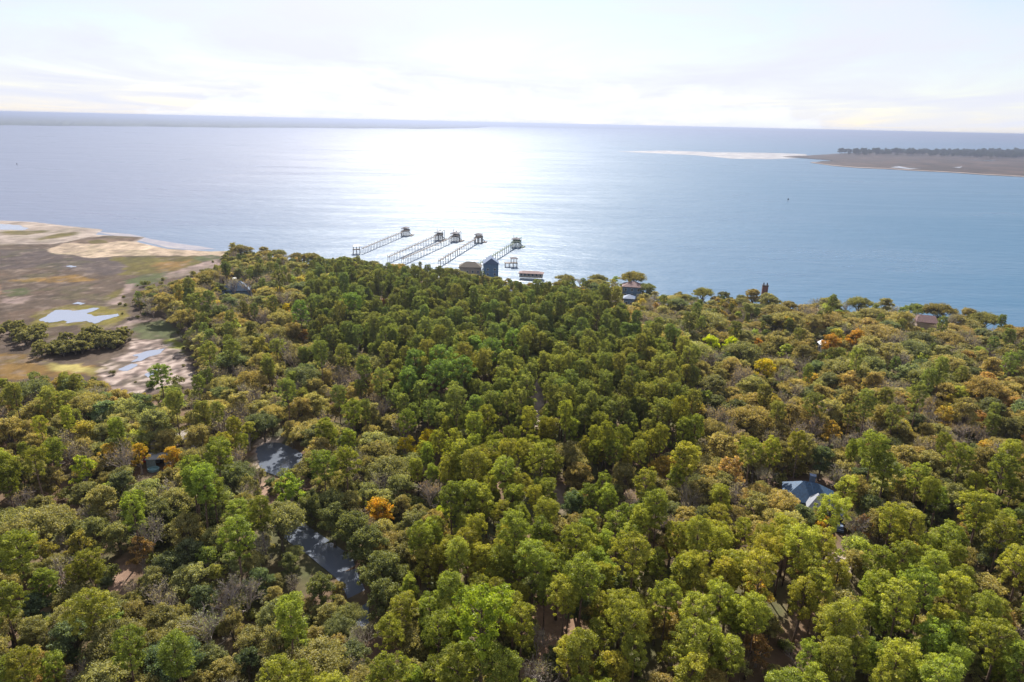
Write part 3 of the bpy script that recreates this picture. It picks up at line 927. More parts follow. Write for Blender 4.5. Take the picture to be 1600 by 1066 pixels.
ZONES = [  # polygon in photo pixels (crown position), chances pine / oak / bare / bud
    ([(300, 395), (400, 380), (480, 388), (480, 540), (560, 640), (470, 700), (300, 640), (300, 560), (190, 500)], (.10, .58, .26, .06)),
    ([(480, 388), (620, 390), (760, 418), (880, 450), (1080, 560), (1095, 690), (960, 730), (900, 700), (860, 790), (690, 790), (620, 640), (600, 560), (480, 560)], (.90, .07, .02, .01)),
    ([(690, 780), (860, 780), (1000, 760), (1030, 860), (980, 1100), (560, 1100), (580, 960), (660, 860)], (.72, .17, .08, .03)),
    ([(980, 860), (1180, 830), (1330, 870), (1500, 880), (1560, 940), (1560, 1100), (980, 1100)], (.60, .26, .06, .08)),
    ([(880, 410), (1050, 440), (1300, 450), (1700, 500), (1700, 680), (1100, 700), (1080, 560)], (.05, .56, .29, .10)),
    ([(1090, 560), (1700, 600), (1700, 760), (1330, 760), (1000, 800), (1090, 690)], (.10, .55, .29, .06)),
    ([(1380, 740), (1700, 700), (1700, 1100), (1560, 1100), (1500, 880), (1380, 840)], (.30, .52, .06, .12)),
]
DEFAULT_MIX = (.12, .66, .14, .08)


def zone_of(u, v):
    for k, (poly, mix) in enumerate(ZONES):
        if inside(poly, np.array([u]), np.array([v]))[0]:
            return k, mix
    return -1, DEFAULT_MIX


cand = []
cell = {}
def far_enough(x, y, r):
    cx, cy_ = int(x // 8), int(y // 8)
    for a in (-1, 0, 1):
        for b_ in (-1, 0, 1):
            for (x2, y2, r2) in cell.get((cx + a, cy_ + b_), ()):
                if (x - x2) ** 2 + (y - y2) ** 2 < (r + r2) ** 2: return False
    return True


clear_np = [(np.array(p, float), w) for p, w in CLEAR]
clear_bb = [(p[:, 0].min() - 60, p[:, 0].max() + 60, p[:, 1].min() - 10, p[:, 1].max() + 200) for p, w in clear_np]


HERO = []
def blocked(x, y, z0, h, r, cb):
    """True if the tree would stand on or in front of something that has to stay in sight."""
    ub, vb = Pj(x, y, z0)
    dist = math.hypot(x, y)
    for hu, hv, hr, hd in HERO:
        if dist < hd + 1 and abs(ub - hu) < 80 and vb > hv:
            zs = np.array([cb, cb, h * .8, h * .8, h * .8, h])
            xs = np.array([-1, 1, -.8, .8, 0, 0]) * r
            uu, vv = Pj(x + xs, np.full(6, y), z0 + zs)
            if (np.hypot(uu - hu, vv - hv) < hr).any(): return True
    for (p, w), bb in zip(clear_np, clear_bb):
        if not (bb[0] < ub < bb[1] and bb[2] < vb < bb[3]): continue
        zs = np.array([0, cb, cb, cb, h * .82, h * .82, h * .82, h * 0.98])
        xs = np.array([0, -1, 1, 0, -1, 1, 0, 0]) * r * w
        uu, vv = Pj(x + xs, np.full(8, y), z0 + zs)
        if inside(p, uu, vv).any(): return True
    return False


TREES = []   # dict(kind, var, x, y, z, s, rot, tint, special label)
BASE = {'pine': (0.235, 0.252, 0.076), 'oak': (0.315, 0.290, 0.122), 'bare': (0.40, 0.35, 0.22), 'bud': (0.43, 0.36, 0.09), 'bush': (0.12, 0.14, 0.06)}


def add_tree(kind, x, y, s=None, var=None, tint=None, label=None, tone=None, rot=None, w=1.0):
    v = V[kind]
    var = random.randrange(len(v)) if var is None else var
    s = random.uniform(0.78, 1.12) if s is None else s
    z = float(height(np.array([x]), np.array([y]))[0]) - 0.15
    TREES.append(dict(kind=kind, var=var, x=x, y=y, z=z, s=s, rot=random.uniform(0, 6.28) if rot is None else rot, tint=tint, label=label, tone=tone, w=w))
    cell.setdefault((int(x // 8), int(y // 8)), []).append((x, y, 1.5))


def put(kind, u, v, hpx=None, s=1.0, var=0, tint=None, label=None, tone=None, frac=0.8, w=1.0):
    """Place a tree so that its crown centre stands where pixel (u, v) shows it."""
    if kind == 'oak' and v < 500: s *= 0.85; w *= 1.3
    H = V[kind][var][2] * s
    p = G(u, v, 1.2 + H * frac)
    for _ in range(30):
        if shore_depth(np.array([p[0]]), np.array([p[1]]))[0] > 4: break
        p = p * np.array([0.996, 0.996, 1])
    dd = math.hypot(p[0], p[1])
    HERO.append((u, v - 2, 0.75 * V[kind][var][3] * s * w * FPX / math.hypot(dd, CAM_Z), dd))
    add_tree(kind, p[0], p[1], s, var, tint, label, tone, w=w)


LIME = (0.50, 0.58, 0.03); YEL = (0.52, 0.44, 0.03); BRIGHT = (0.25, 0.31, 0.035); ORANGE = (0.50, 0.28, 0.06)
put('bud', 1112, 530, s=.95, var=2, tint=LIME, label='lime green tree, left half of the brightest crown in the far woods', tone='lime')
put('bud', 1142, 531, s=.9, var=0, tint=LIME, label='lime green tree, right half of the brightest crown in the far woods', tone='lime')
put('bud', 1197, 566, s=1.0, var=2, tint=YEL, label='round yellow green tree just below the brightest lime crown', tone='yellow')
put('bud', 1346, 604, s=.62, var=3, tint=LIME, label='small lime green tree among grey trees on the far right', tone='lime')
put('bud', 691, 797, s=.72, var=3, tint=LIME, label='small lime green crown above the tall pines by the dark pond', tone='lime')
put('bud', 668, 678, s=.8, var=0, tint=YEL, label='yellow crown beside the middle pines, upper of two', tone='yellow')
put('bud', 636, 690, s=.8, var=1, tint=YEL, label='yellow crown beside the middle pines, lower of two', tone='yellow')
put('bud', 592, 786, s=.8, var=2, tint=(0.55, 0.34, 0.04), label='golden orange crown above the dark pond', tone='orange')
put('bud', 600, 470, s=.7, var=0, tint=ORANGE, label='orange crown beside bright green pines near the far docks', tone='orange')
put('bud', 448, 478, s=.8, var=0, tint=YEL, label='yellow tree right of the hidden blue roofed house', tone='yellow')
put('bud', 450, 490, s=.7, var=1, tint=ORANGE, label='orange crown under the yellow tree near the blue roofed house', tone='orange')
put('bud', 910, 457, s=.8, var=1, tint=ORANGE, label='orange crown among oaks behind the pine stand', tone='orange')
put('bud', 1186, 533, s=.6, var=1, tint=ORANGE, label='small orange crown right of the lime green tree', tone='orange')
put('bud', 1340, 520, s=1.1, var=0, tint=(0.44, 0.25, 0.045), label='broad orange brown crown in the far right woods', tone='orange')
put('bud', 1300, 528, s=1.0, var=2, tint=(0.44, 0.25, 0.045), label='orange brown crown left of the broad one in the far right woods', tone='orange')
put('bud', 1290, 775 + 40, s=.7, var=3, tint=(0.48, 0.30, 0.04), label='small orange crown just below the pale gabled house', tone='orange')
put('bud', 270, 697 + 8, s=.8, var=0, tint=(0.46, 0.30, 0.04), label='golden crown between the white sand and the small shed', tone='orange')
put('bud', 215, 700, s=.8, var=3, tint=(0.46, 0.32, 0.04), label='golden crown left of the small shed', tone='orange')
put('bud', 128, 722, s=.85, var=1, tint=(0.34, 0.40, 0.05), label='pale lime crown left of the small shed by the pond', tone='lime')
put('bud', 452, 752, s=1.0, var=1, tint=(0.25, 0.34, 0.06), label='fresh green tree standing right before the sandy pond', tone='green')
put('pine', 752, 965, s=1.12, var=3, tint=BRIGHT, label='bright green rounded pine, brightest crown at the bottom middle', tone='bright')
for k, (u, v, vr, s_) in enumerate([(648, 566, 0, 1.0), (690, 560, 3, 1.0), (690, 585, 6, 1.05), (724, 578, 1, .95), (640, 590, 4, 1.0), (770, 548, 6, 1.0), (748, 540, 2, 1.0), (800, 532, 3, .9)]):
    put('pine', u, v, s=s_, var=vr, tint=(0.18, 0.26, 0.07),
        label=['bluish green round pine, far left of the brighter pine group in mid forest', 'bluish green pine, topmost of the left brighter group in mid forest', 'wide bluish green pine with open trunk, middle of the brighter group',
               'bluish green pine right of the wide one in the brighter group', 'bluish green pine with long trunk, lowest left of the brighter group', 'bluish green pine, tallest of the right brighter group',
               'bluish green pine left of the tallest in the right brighter group', 'small bluish green pine right of the brighter group'][k], tone='bluish')
put('pine', 251, 588, s=.82, var=3, tint=(0.21, 0.28, 0.06), label='lone green pine at the near end of the mudflat', tone='bright')
put('pine', 470, 485, s=1.0, var=6, tint=(0.17, 0.25, 0.06), label='dark green round pine at the left edge of the pine stand', tone='dark')
put('pine', 550, 475, s=1.0, var=3, tint=(0.17, 0.25, 0.06), label='wide green pine above the left part of the pine stand', tone='dark')
# shoreline silhouettes
for k, (u, v, kd, vr, s_) in enumerate([(375, 386, 'oak', 4, .85), (392, 392, 'oak', 6, .55), (352, 400, 'oak', 6, .8), (362, 402, 'oak', 3, .7), (432, 385, 'oak', 4, .85), (462, 387, 'oak', 1, .8), (486, 389, 'oak', 4, .8),
                                        (516, 393, 'oak', 6, .7), (535, 393, 'oak', 6, .6), (548, 393, 'oak', 6, .45), (582, 396, 'oak', 4, .7), (602, 399, 'oak', 6, .45), (700, 396, 'oak', 4, .7), (712, 403, 'oak', 6, .6),
                                        (782, 405, 'oak', 6, .42), (795, 405, 'oak', 3, .5), (990, 428, 'oak', 4, 1.15), (1012, 434, 'oak', 4, .8), (1280, 461, 'bare', 1, .9), (936, 424, 'oak', 1, .9), (885, 422, 'oak', 4, .9),
                                        (1100, 450, 'oak', 4, .9), (1345, 466, 'oak', 4, 1.0), (1435, 474, 'oak', 1, 1.0), (1470, 478, 'oak', 4, 1.1), (1540, 488, 'oak', 4, 1.1)]):
    put(kd, u, v, s=s_, var=vr, frac=.85, tint=None, tone='dark', label=[
        'flat topped dark oak at the tip of the beach', 'small round tree right of the flat topped oak at the beach tip', 'dark low oak at the end of the sand beach', 'dark low oak behind the end of the sand beach',
        'flat topped dark oak on the shore, tallest left of the docks', 'spreading shore oak second right of the beach', 'umbrella shaped oak on the shore left of the first dock', 'low shore oak left of the gazebo',
        'small shore oak just left of the gazebo', 'smallest shore tree beside the gazebo', 'umbrella shaped shore tree right of the gazebo', 'small shore tree before the longest dock',
        'umbrella shaped shore tree before the roofed dock', 'low tree under the umbrella shaped one before the roofed dock', 'thin shore tree right of the blue house', 'round shore tree right of the blue house by the water',
        'large flat topped dark oak over the blue walled house', 'right hand oak beside the blue walled house', 'bare fan shaped tree against the water', 'broad oak on the shore left of the blue walled house',
        'flat oak on the shore right of the last dock', 'broad oak on the shore left of the brick chimney', 'broad oak at the waterline right of the bare fan shaped tree', 'oak beside the dull red roof on the right shore',
        'wide oak over the white sand on the right shore', 'last wide oak on the right shore'][k])
# grey winter trees that stand out near the bottom
for (u, v, s_, vr, lb) in [(322, 968, .9, 1, 'pale grey bare tree at the bottom left among olive oaks'), (232, 818, .9, 0, 'tall grey bare tree left of the dark pond in the lower left woods'),
                           (848, 1040, .7, 1, 'pale twiggy bare tree at the foot of the lowest pines'), (1345, 812, .8, 4, 'grey bare tree right of the pale gabled house'),
                           (672, 760, .85, 1, 'grey lilac bare crown left of the middle pines'), (978, 775, .8, 3, 'tan bare tree at the edge of the dark gap'),
                           (192, 700, 1.0, 2, 'grey leafless tree left of the small shed'), (1250, 1010, .6, 3, 'small bare tree among bright pines at the bottom right')]:
    put('bare', u, v, s=s_, var=vr, label=lb, tone='grey')

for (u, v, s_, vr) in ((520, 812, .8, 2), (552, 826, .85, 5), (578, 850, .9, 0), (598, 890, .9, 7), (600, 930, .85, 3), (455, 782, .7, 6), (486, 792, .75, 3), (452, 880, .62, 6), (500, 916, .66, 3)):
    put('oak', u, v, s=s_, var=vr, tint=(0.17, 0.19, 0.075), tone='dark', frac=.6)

# shrub islands in the marsh, each tree dark and low
for k in range(70):
    if k < 28:
        u, v = random.uniform(-70, 66), random.uniform(512, 540)
    else:
        t_ = random.random(); u = 62 + 140 * t_; v = 558 - 26 * t_ + random.uniform(-9, 7)
    p = G(u, v, 1.2)
    if far_enough(p[0], p[1], 0.5):
        add_tree('bush', p[0], p[1], random.uniform(.75, 1.25), random.randrange(3), tint=(0.24, 0.235, 0.115), tone='island')

# poisson scatter over the land
xmin, xmax = coast[0][0] + 20, coast[-1][0] + 30
RC = {'pine': 1.72, 'oak': 2.5, 'bare': 2.3, 'bud': 2.2}
tries = 60000
xs_ = RNG.uniform(-420, 460, tries); ys_ = RNG.uniform(30, 560, tries)
sd_ = shore_depth(xs_, ys_)
wet_ = np.zeros(tries, bool)
for p in ponds_w: wet_ |= inside(p, xs_, ys_)
mw = wpoly(MARSH_CLEAR, 1.2)
wet_ |= inside(mw, xs_, ys_)
uu_, vv_ = Pj(xs_, ys_, np.full(tries, 10.0))
ok_ = (sd_ > 3.5) & ~wet_ & (uu_ > -260) & (uu_ < 1860) & (vv_ < 1330)
gapn = fbm(xs_, ys_, 26, 90)
for x, y, s0, u, v, gp in zip(xs_[ok_], ys_[ok_], sd_[ok_], uu_[ok_], vv_[ok_], gapn[ok_]):
    if gp < -0.50 and random.random() < 0.75: continue
    k, mix = zone_of(u, v)
    kind = random.choices(('pine', 'oak', 'bare', 'bud'), mix)[0]
    if s0 < 14 and kind == 'pine': kind = 'oak'
    s = random.uniform(0.66, 1.08)
    near = min(max((y - 85) / 130, 0), 1)
    s *= 0.76 + 0.24 * near
    w = random.uniform(0.9, 1.15)
    if kind == 'pine' and y > 150: s *= 0.88; w *= 0.82
    if kind == 'pine' and y > 330: s *= 0.88
    if kind in ('oak', 'bare') and y > 190:
        w *= 1 + 0.35 * min((y - 190) / 120, 1) * random.uniform(0.4, 1.1)
    if s0 < 60 and x <= 120: s *= 0.62
    elif s0 < 45: s *= 0.9
    var = random.randrange(len(V[kind]))
    H = V[kind][var][2] * s; r = V[kind][var][3] * s * w
    if kind in ('oak', 'bud') and s0 < 20 and H > 12.5: s *= 12.5 / H; H = 12.5
    if not far_enough(x, y, RC[kind] * s * w): continue
    cb = H * (0.5 if kind == 'pine' else 0.3)
    if blocked(x, y, 1.1, H, r, cb):
        s *= 0.5; H *= .5; r *= .5
        if kind == 'pine' or blocked(x, y, 1.1, H, r, H * .2): continue
    n1 = vnoise(x, y, 38, 4); n2 = vnoise(x, y, 24, 14)
    b = BASE[kind]
    right = min(max((x - 40) / 160, 0), 1) * min(max((y - 170) / 120, 0), 1)
    f = 1 + 0.20 * n1 + random.uniform(-0.22, 0.22)
    hue = 0.10 * n2 + random.uniform(-0.11, 0.11)
    c = [b[0] * f * (1 + hue), b[1] * f * (1 - 0.05 * hue), b[2] * f * (1 - 0.4 * hue)]
    if kind == 'oak':      # browner new growth on the east side
        c = [c[0] * (1 + 0.08 * right), c[1] * (1 - 0.04 * right), c[2] * (1 + .12 * right)]
        if random.random() < 0.16: c = [c[0] * .55, c[1] * .70, c[2] * .85]
        tone = 'dark green' if c[0] < 0.215 else 'brownish olive' if c[0] > 0.355 else 'olive green'
    elif kind == 'pine':
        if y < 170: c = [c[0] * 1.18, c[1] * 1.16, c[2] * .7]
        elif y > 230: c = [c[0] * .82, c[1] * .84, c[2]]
        tone = 'yellow green' if c[0] > 0.265 else 'dark green' if f < 0.9 else 'mid green'
    elif kind == 'bud':
        q = random.random()
        if q < .28: c = [c[0] * .92, c[1] * .78, c[2] * 1.4]; tone = 'orange'
        elif q < .6: c = [c[0] * .72, c[1] * 1.0, c[2]]; tone = 'yellow green'
        else: tone = 'golden'
    else:
        tone = 'grey'
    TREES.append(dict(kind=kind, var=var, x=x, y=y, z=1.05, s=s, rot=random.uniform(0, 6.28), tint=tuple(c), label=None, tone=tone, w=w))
    cell.setdefault((int(x // 8), int(y // 8)), []).append((x, y, RC[kind] * s * w))

for t in TREES:
    if t['tint'] is None:
        t['tint'] = tuple(c * random.uniform(.6, .8) for c in BASE[t['kind']])
    H = V[t['kind']][t['var']][2] * t['s']
    t['H'] = H
    dist = math.sqrt(t['x'] ** 2 + t['y'] ** 2 + (CAM_Z - H) ** 2)
    t['dist'] = dist
    u, v = Pj(t['x'], t['y'], t['z'] + H * 0.8)
    t['u'], t['v'] = float(u), float(v)
    vis = -15 < t['u'] < 1615 and t['v'] < 1075
    t['show'] = (H / dist) * (1.0 if vis else 0.0) + (9 if t['label'] else 0)
KNAME = {'bush': 'bush', 'pine': 'pine_tree', 'oak': 'oak_tree', 'bare': 'bare_tree', 'bud': 'budding_tree'}
singles, rest = [], {k: [] for k in KNAME}
for k in KNAME:
    L_ = sorted((t for t in TREES if t['kind'] == k), key=lambda t: -t['show'])
    singles += [t for t in L_[:300] if t['show'] > 0]
    rest[k] = [t for t in L_[:300] if t['show'] <= 0] + L_[300:]
print('TREES', len(TREES), {k: len(v) for k, v in rest.items()}, len(singles))

# ---- labels of the single trees: tone + kind + size + neighbourhood + order from the left
AREA = [  # named places, tested in order: polygon of crown pixels
    ([(-50, 1000), (260, 1000), (260, 1100), (-50, 1100)], 'in the bottom left corner of the woods'),
    ([(-50, 840), (165, 840), (165, 1000), (-50, 1000)], 'left of the sandy path in the lower left'),
    ([(165, 840), (330, 840), (330, 1000), (165, 1000)], 'around the sandy path in the lower left'),
    ([(330, 780), (450, 780), (500, 900), (540, 940), (450, 960), (330, 900)], 'just left of the dark pond'),
    ([(260, 900), (560, 940), (560, 1100), (260, 1100)], 'below the dark pond'),
    ([(560, 780), (690, 800), (690, 930), (570, 930)], 'just right of the dark pond'),
    ([(560, 930), (720, 930), (720, 1100), (560, 1100)], 'at the bottom left of the tall pine stand'),
    ([(720, 930), (900, 930), (900, 1100), (720, 1100)], 'at the bottom middle over bare reddish ground'),
    ([(690, 790), (860, 790), (860, 930), (690, 930)], 'in the tall pine stand right of the pond'),
    ([(860, 760), (1030, 760), (1030, 930), (860, 930)], 'beside the pale gap in the middle pines'),
    ([(900, 930), (1080, 930), (1080, 1100), (900, 1100)], 'right of the reddish ground at the bottom'),
    ([(1080, 930), (1260, 930), (1260, 1100), (1080, 1100)], 'on the bottom edge below the gabled house'),
    ([(1260, 940), (1430, 940), (1430, 1100), (1260, 1100)], 'on the bottom edge right of the gabled house'),
    ([(1430, 930), (1650, 930), (1650, 1100), (1430, 1100)], 'in the bottom right corner'),
    ([(1330, 840), (1650, 840), (1650, 940), (1330, 940)], 'below the lush thicket on the right'),
    ([(1030, 830), (1330, 830), (1330, 940), (1030, 940)], 'just below the pale gabled house'),
    ([(1300, 720), (1420, 720), (1420, 840), (1300, 840)], 'right beside the pale gabled house'),
    ([(1420, 700), (1650, 700), (1650, 840), (1420, 840)], 'around the lush thicket on the right'),
    ([(1080, 700), (1230, 700), (1230, 830), (1080, 830)], 'left beside the pale gabled house'),
    ([(1080, 620), (1360, 620), (1360, 720), (1080, 720)], 'behind the pale gabled house'),
    ([(1360, 600), (1650, 600), (1650, 700), (1360, 700)], 'behind the lush thicket on the right'),
    ([(-50, 700), (215, 700), (215, 840), (-50, 840)], 'left of the small shed'),
    ([(215, 740), (400, 740), (400, 840), (215, 840)], 'below the small shed'),
    ([(240, 600), (400, 600), (400, 740), (240, 740)], 'between the mudflat and the sandy pond'),
    ([(-50, 570), (240, 570), (240, 700), (-50, 700)], 'on the near edge of the marsh'),
    ([(-80, 490), (215, 490), (215, 570), (-80, 570)], 'on the low wooded island in the marsh'),
    ([(400, 640), (520, 640), (520, 800), (400, 800)], 'around the sandy pond'),
    ([(520, 640), (690, 640), (690, 800), (520, 800)], 'between the sandy pond and the pines'),
    ([(200, 380), (420, 380), (420, 480), (200, 480)], 'near the hidden blue roofed house'),
    ([(200, 480), (480, 480), (480, 640), (200, 640)], 'right of the mudflat'),
    ([(400, 380), (640, 380), (640, 470), (400, 470)], 'near the shore left of the docks'),
    ([(640, 380), (880, 380), (880, 470), (640, 470)], 'near the shore below the docks'),
    ([(480, 470), (620, 470), (620, 640), (480, 640)], 'in the left part of the far pine stand'),
    ([(620, 470), (820, 470), (820, 560), (620, 560)], 'in the middle of the far pine stand'),
    ([(620, 560), (825, 560), (825, 680), (620, 680)], 'left of the sunlit forest road'),
    ([(690, 680), (860, 680), (860, 790), (690, 790)], 'at the near end of the sunlit forest road'),
    ([(825, 560), (960, 560), (960, 760), (825, 760)], 'right of the sunlit forest road'),
    ([(960, 560), (1090, 560), (1090, 760), (960, 760)], 'on the right side of the pine stand'),
    ([(820, 400), (1060, 400), (1060, 560), (820, 560)], 'near the blue walled shore house'),
    ([(1060, 430), (1240, 430), (1240, 620), (1060, 620)], 'around the lime green crown'),
    ([(1240, 440), (1420, 440), (1420, 620), (1240, 620)], 'below the bare fan shaped shore tree'),
    ([(1420, 450), (1650, 450), (1650, 620), (1420, 620)], 'near the dull red roof on the right shore'),
]
AREA = [(np.array(p, float), s) for p, s in AREA]
su = np.array([t['u'] for t in singles]); sv = np.array([t['v'] for t in singles])
zone_i = np.full(len(singles), -1)
for i, (p, s) in enumerate(AREA):
    m = inside(p, su, sv) & (zone_i < 0); zone_i[m] = i
KWORD = {'bush': 'bush', 'pine': 'pine', 'oak': 'oak', 'bare': 'leafless tree', 'bud': 'budding tree'}
ORD = ['leftmost', 'second', 'third', 'fourth', 'fifth', 'sixth', 'seventh', 'eighth', 'ninth', 'tenth', 'eleventh', 'twelfth', 'thirteenth', 'fourteenth', 'fifteenth', 'sixteenth', 'seventeenth', 'eighteenth', 'nineteenth', 'twentieth']
buckets = {}
for t, zi in zip(singles, zone_i):
    if t['label']: continue
    rel = t['H'] / {'pine': 20, 'oak': 12, 'bare': 12, 'bud': 11, 'bush': 5.5}[t['kind']]
    size = 'tall' if rel > 1.02 else 'low' if rel < 0.82 else 'middling'
    place = AREA[zi][1] if zi >= 0 else 'in the open woods'
    tone = {'island': 'dark green', 'dark': 'dark green'}.get(t['tone'], t['tone'])
    if t['kind'] == 'bare': tone = 'grey'
    buckets.setdefault((size, tone, t['kind'], place), []).append(t)
for (size, tone, kind, place), ts in buckets.items():
    ts.sort(key=lambda t: t['u'])
    head = f'{size} {tone} {KWORD[kind]}'
    for i, t in enumerate(ts):
        if len(ts) == 1: t['label'] = f'{head}, the only such one {place}'
        elif i < len(ORD): t['label'] = f'{head} {place}, {ORD[i]}' + (' of its like' if i == 0 else ' from left')
        else: t['label'] = f'{head} {place}, one of the rightmost'
        t['label'] = ' '.join(t['label'].split()[:16])
GROUPN = {'bush': 'dark bushes on the marsh island', 'pine': 'pines of the peninsula forest', 'oak': 'oaks of the peninsula forest', 'bare': 'leafless trees in the forest', 'bud': 'budding trees in the forest'}

protos = {}
for t in singles:
    k, vi = t['kind'], t['var']
    crown, trunk, H0, R0_ = V[k][vi]
    root = empty(KNAME[k], (t['x'], t['y'], t['z']), t['rot'])
    root.scale = (t['s'] * t['w'], t['s'] * t['w'], t['s'])
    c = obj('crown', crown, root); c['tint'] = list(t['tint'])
    tr = obj('trunk', trunk, root)
    tag(root, t['label'], 'bush' if k == 'bush' else 'tree', GROUPN[k])
    protos.setdefault((k, vi), (c, tr))

# ---- the farther trees: one object per kind, instancing the same meshes
def scatter(name, pts, rots, scls, vids, tints, sources, label, kind='stuff', wids=None):
    n = len(pts)
    me = bpy.data.meshes.new(name); me.vertices.add(n); me.vertices.foreach_set('co', np.asarray(pts, np.float32).ravel())
    for nm, tp, dt, arr in (('rot', 'FLOAT', 'value', rots), ('scl', 'FLOAT', 'value', scls), ('wid', 'FLOAT', 'value', np.ones(n) if wids is None else wids), ('vid', 'INT', 'value', vids)):
        a = me.attributes.new(nm, tp, 'POINT'); a.data.foreach_set(dt, np.asarray(arr, np.int32 if tp == 'INT' else np.float32))
    a = me.attributes.new('tint', 'FLOAT_COLOR', 'POINT')
    a.data.foreach_set('color', np.concatenate([np.asarray(tints, np.float32), np.ones((n, 1), np.float32)], 1).ravel())
    o = obj(name, me)
    ng = bpy.data.node_groups.new(name, 'GeometryNodeTree')
    ng.interface.new_socket('Geometry', in_out='INPUT', socket_type='NodeSocketGeometry')
    ng.interface.new_socket('Geometry', in_out='OUTPUT', socket_type='NodeSocketGeometry')
    nn = ng.nodes.new; ll = ng.links.new
    gi = nn('NodeGroupInput'); go = nn('NodeGroupOutput')
    g2i = nn('GeometryNodeGeometryToInstance')
    for srcs in reversed(sources):
        j = nn('GeometryNodeJoinGeometry')
        for s in srcs:
            oi = nn('GeometryNodeObjectInfo'); oi.transform_space = 'ORIGINAL'; oi.inputs['Object'].default_value = s
            oi.inputs['As Instance'].default_value = False
            ll(oi.outputs['Geometry'], j.inputs[0])
        ll(j.outputs[0], g2i.inputs[0])
    iop = nn('GeometryNodeInstanceOnPoints')
    ll(gi.outputs[0], iop.inputs['Points']); ll(g2i.outputs[0], iop.inputs['Instance'])
    iop.inputs['Pick Instance'].default_value = True
    def att(nm, tp):
        x = nn('GeometryNodeInputNamedAttribute'); x.data_type = tp; x.inputs['Name'].default_value = nm; return x.outputs[0]
    ll(att('vid', 'INT'), iop.inputs['Instance Index'])
    cx = nn('ShaderNodeCombineXYZ'); ll(att('rot', 'FLOAT'), cx.inputs[2]); ll(cx.outputs[0], iop.inputs['Rotation'])
    mu = nn('ShaderNodeMath'); mu.operation = 'MULTIPLY'; ll(att('scl', 'FLOAT'), mu.inputs[0]); ll(att('wid', 'FLOAT'), mu.inputs[1])
    cs = nn('ShaderNodeCombineXYZ'); ll(mu.outputs[0], cs.inputs[0]); ll(mu.outputs[0], cs.inputs[1]); ll(att('scl', 'FLOAT'), cs.inputs[2])
    ll(cs.outputs[0], iop.inputs['Scale'])
    ll(iop.outputs[0], go.inputs[0])
    md = o.modifiers.new('scatter', 'NODES'); md.node_group = ng
    return tag(o, label, kind=kind)


WOODS = {'bush': 'scrub', 'pine': 'pine_woods', 'oak': 'oak_woods', 'bare': 'leafless_woods', 'bud': 'budding_woods'}
for k, ts in rest.items():
    if not ts: continue
    srcs = [protos[(k, vi)] for vi in range(len(V[k])) if (k, vi) in protos]
    remap = {vi: i for i, vi in enumerate(vi for vi in range(len(V[k])) if (k, vi) in protos)}
    ts = [t for t in ts if t['var'] in remap]
    scatter(WOODS[k], [(t['x'], t['y'], t['z']) for t in ts], [t['rot'] for t in ts], [t['s'] for t in ts], [remap[t['var']] for t in ts],
            [t['tint'] for t in ts], srcs, 'mass of more distant ' + KWORD[k] + 's merging into the forest canopy', wids=[t['w'] for t in ts])

# undergrowth: shrubs nobody could count
n = 9000
ux = RNG.uniform(-420, 460, n); uy = RNG.uniform(40, 540, n)
sd2 = shore_depth(ux, uy); au, av = Pj(ux, uy, np.full(n, 1.2))
wt = inside(mw, ux, uy)
for p in ponds_w: wt |= inside(p, ux, uy) | (seg_dist(p, ux, uy) < 2.2)
pathclear = np.zeros(n, bool)
for poly, w in CLEAR[1:]:
    bbp = np.array(poly, float)
    for hh in (0, 1.5, 3):
        a1, a2 = Pj(ux, uy, np.full(n, 1.2 + hh)); pathclear |= inside(bbp, a1, a2)
okm = (sd2 > 3) & ~wt & ~pathclear & (au > -220) & (au < 1820) & (av < 1350) & (fbm(ux, uy, 20, 44) > -0.25)
ux, uy = ux[okm], uy[okm]; n = len(ux)
shr = []
for i, me in enumerate(SHRUBS):
    pass
nz_ = fbm(ux, uy, 30, 5)
tn = np.array((0.21, 0.22, 0.075))[None] * (1 + 0.3 * RNG.uniform(-1, 1, (n, 1))) * np.array([1, 1, 1])[None]
tn[:, 0] *= 1 + 0.35 * nz_
lush = inside(np.array([(1400, 730), (1640, 720), (1640, 800), (1400, 810)], float), *Pj(ux, uy, np.full(n, 2.0)))
tn[lush] = np.array((0.13, 0.30, 0.045))
# three real shrubs that also serve as sources
src = []
for i, (u, v) in enumerate([(236, 608), (1440, 760), (700, 1030)]):
    p = G(u, v, 1.2); o = obj('shrub', SHRUBS[i], loc=(p[0], p[1], 1.0)); o['tint'] = [0.08, 0.12, 0.03]
    tag(o, ['round green shrub at the near edge of the mudflat', 'bright green shrub at the left of the lush thicket', 'green shrub among the pine trunks at the bottom'][i], 'shrub', 'shrubs')
    src.append((o,))
scatter('undergrowth', np.stack([ux, uy, np.full(n, 1.0)], 1), RNG.uniform(0, 6.28, n), RNG.uniform(.45, 1.05, n) * np.where(lush, 1.2, 1), RNG.integers(0, 3, n), tn, src, 'shrubby undergrowth between the trees')
# marsh edge shrubs
n = 900
ex = RNG.uniform(-330, -60, n); ey = RNG.uniform(190, 480, n)
dd = seg_dist(mw, ex, ey); okm = inside(mw, ex, ey) & (dd < 5) & (shore_depth(ex, ey) > 25)
for p in pools_w: okm &= ~inside(p, ex, ey)
ex, ey = ex[okm], ey[okm]; n = len(ex)
scatter('marsh_edge_scrub', np.stack([ex, ey, np.full(n, 1.0)], 1), RNG.uniform(0, 6.28, n), RNG.uniform(.25, .6, n), RNG.integers(0, 3, n),
        np.tile(np.array([[0.19, 0.18, 0.065]]), (n, 1)) * RNG.uniform(.7, 1.2, (n, 1)), src, 'low scrub along the marsh edge')

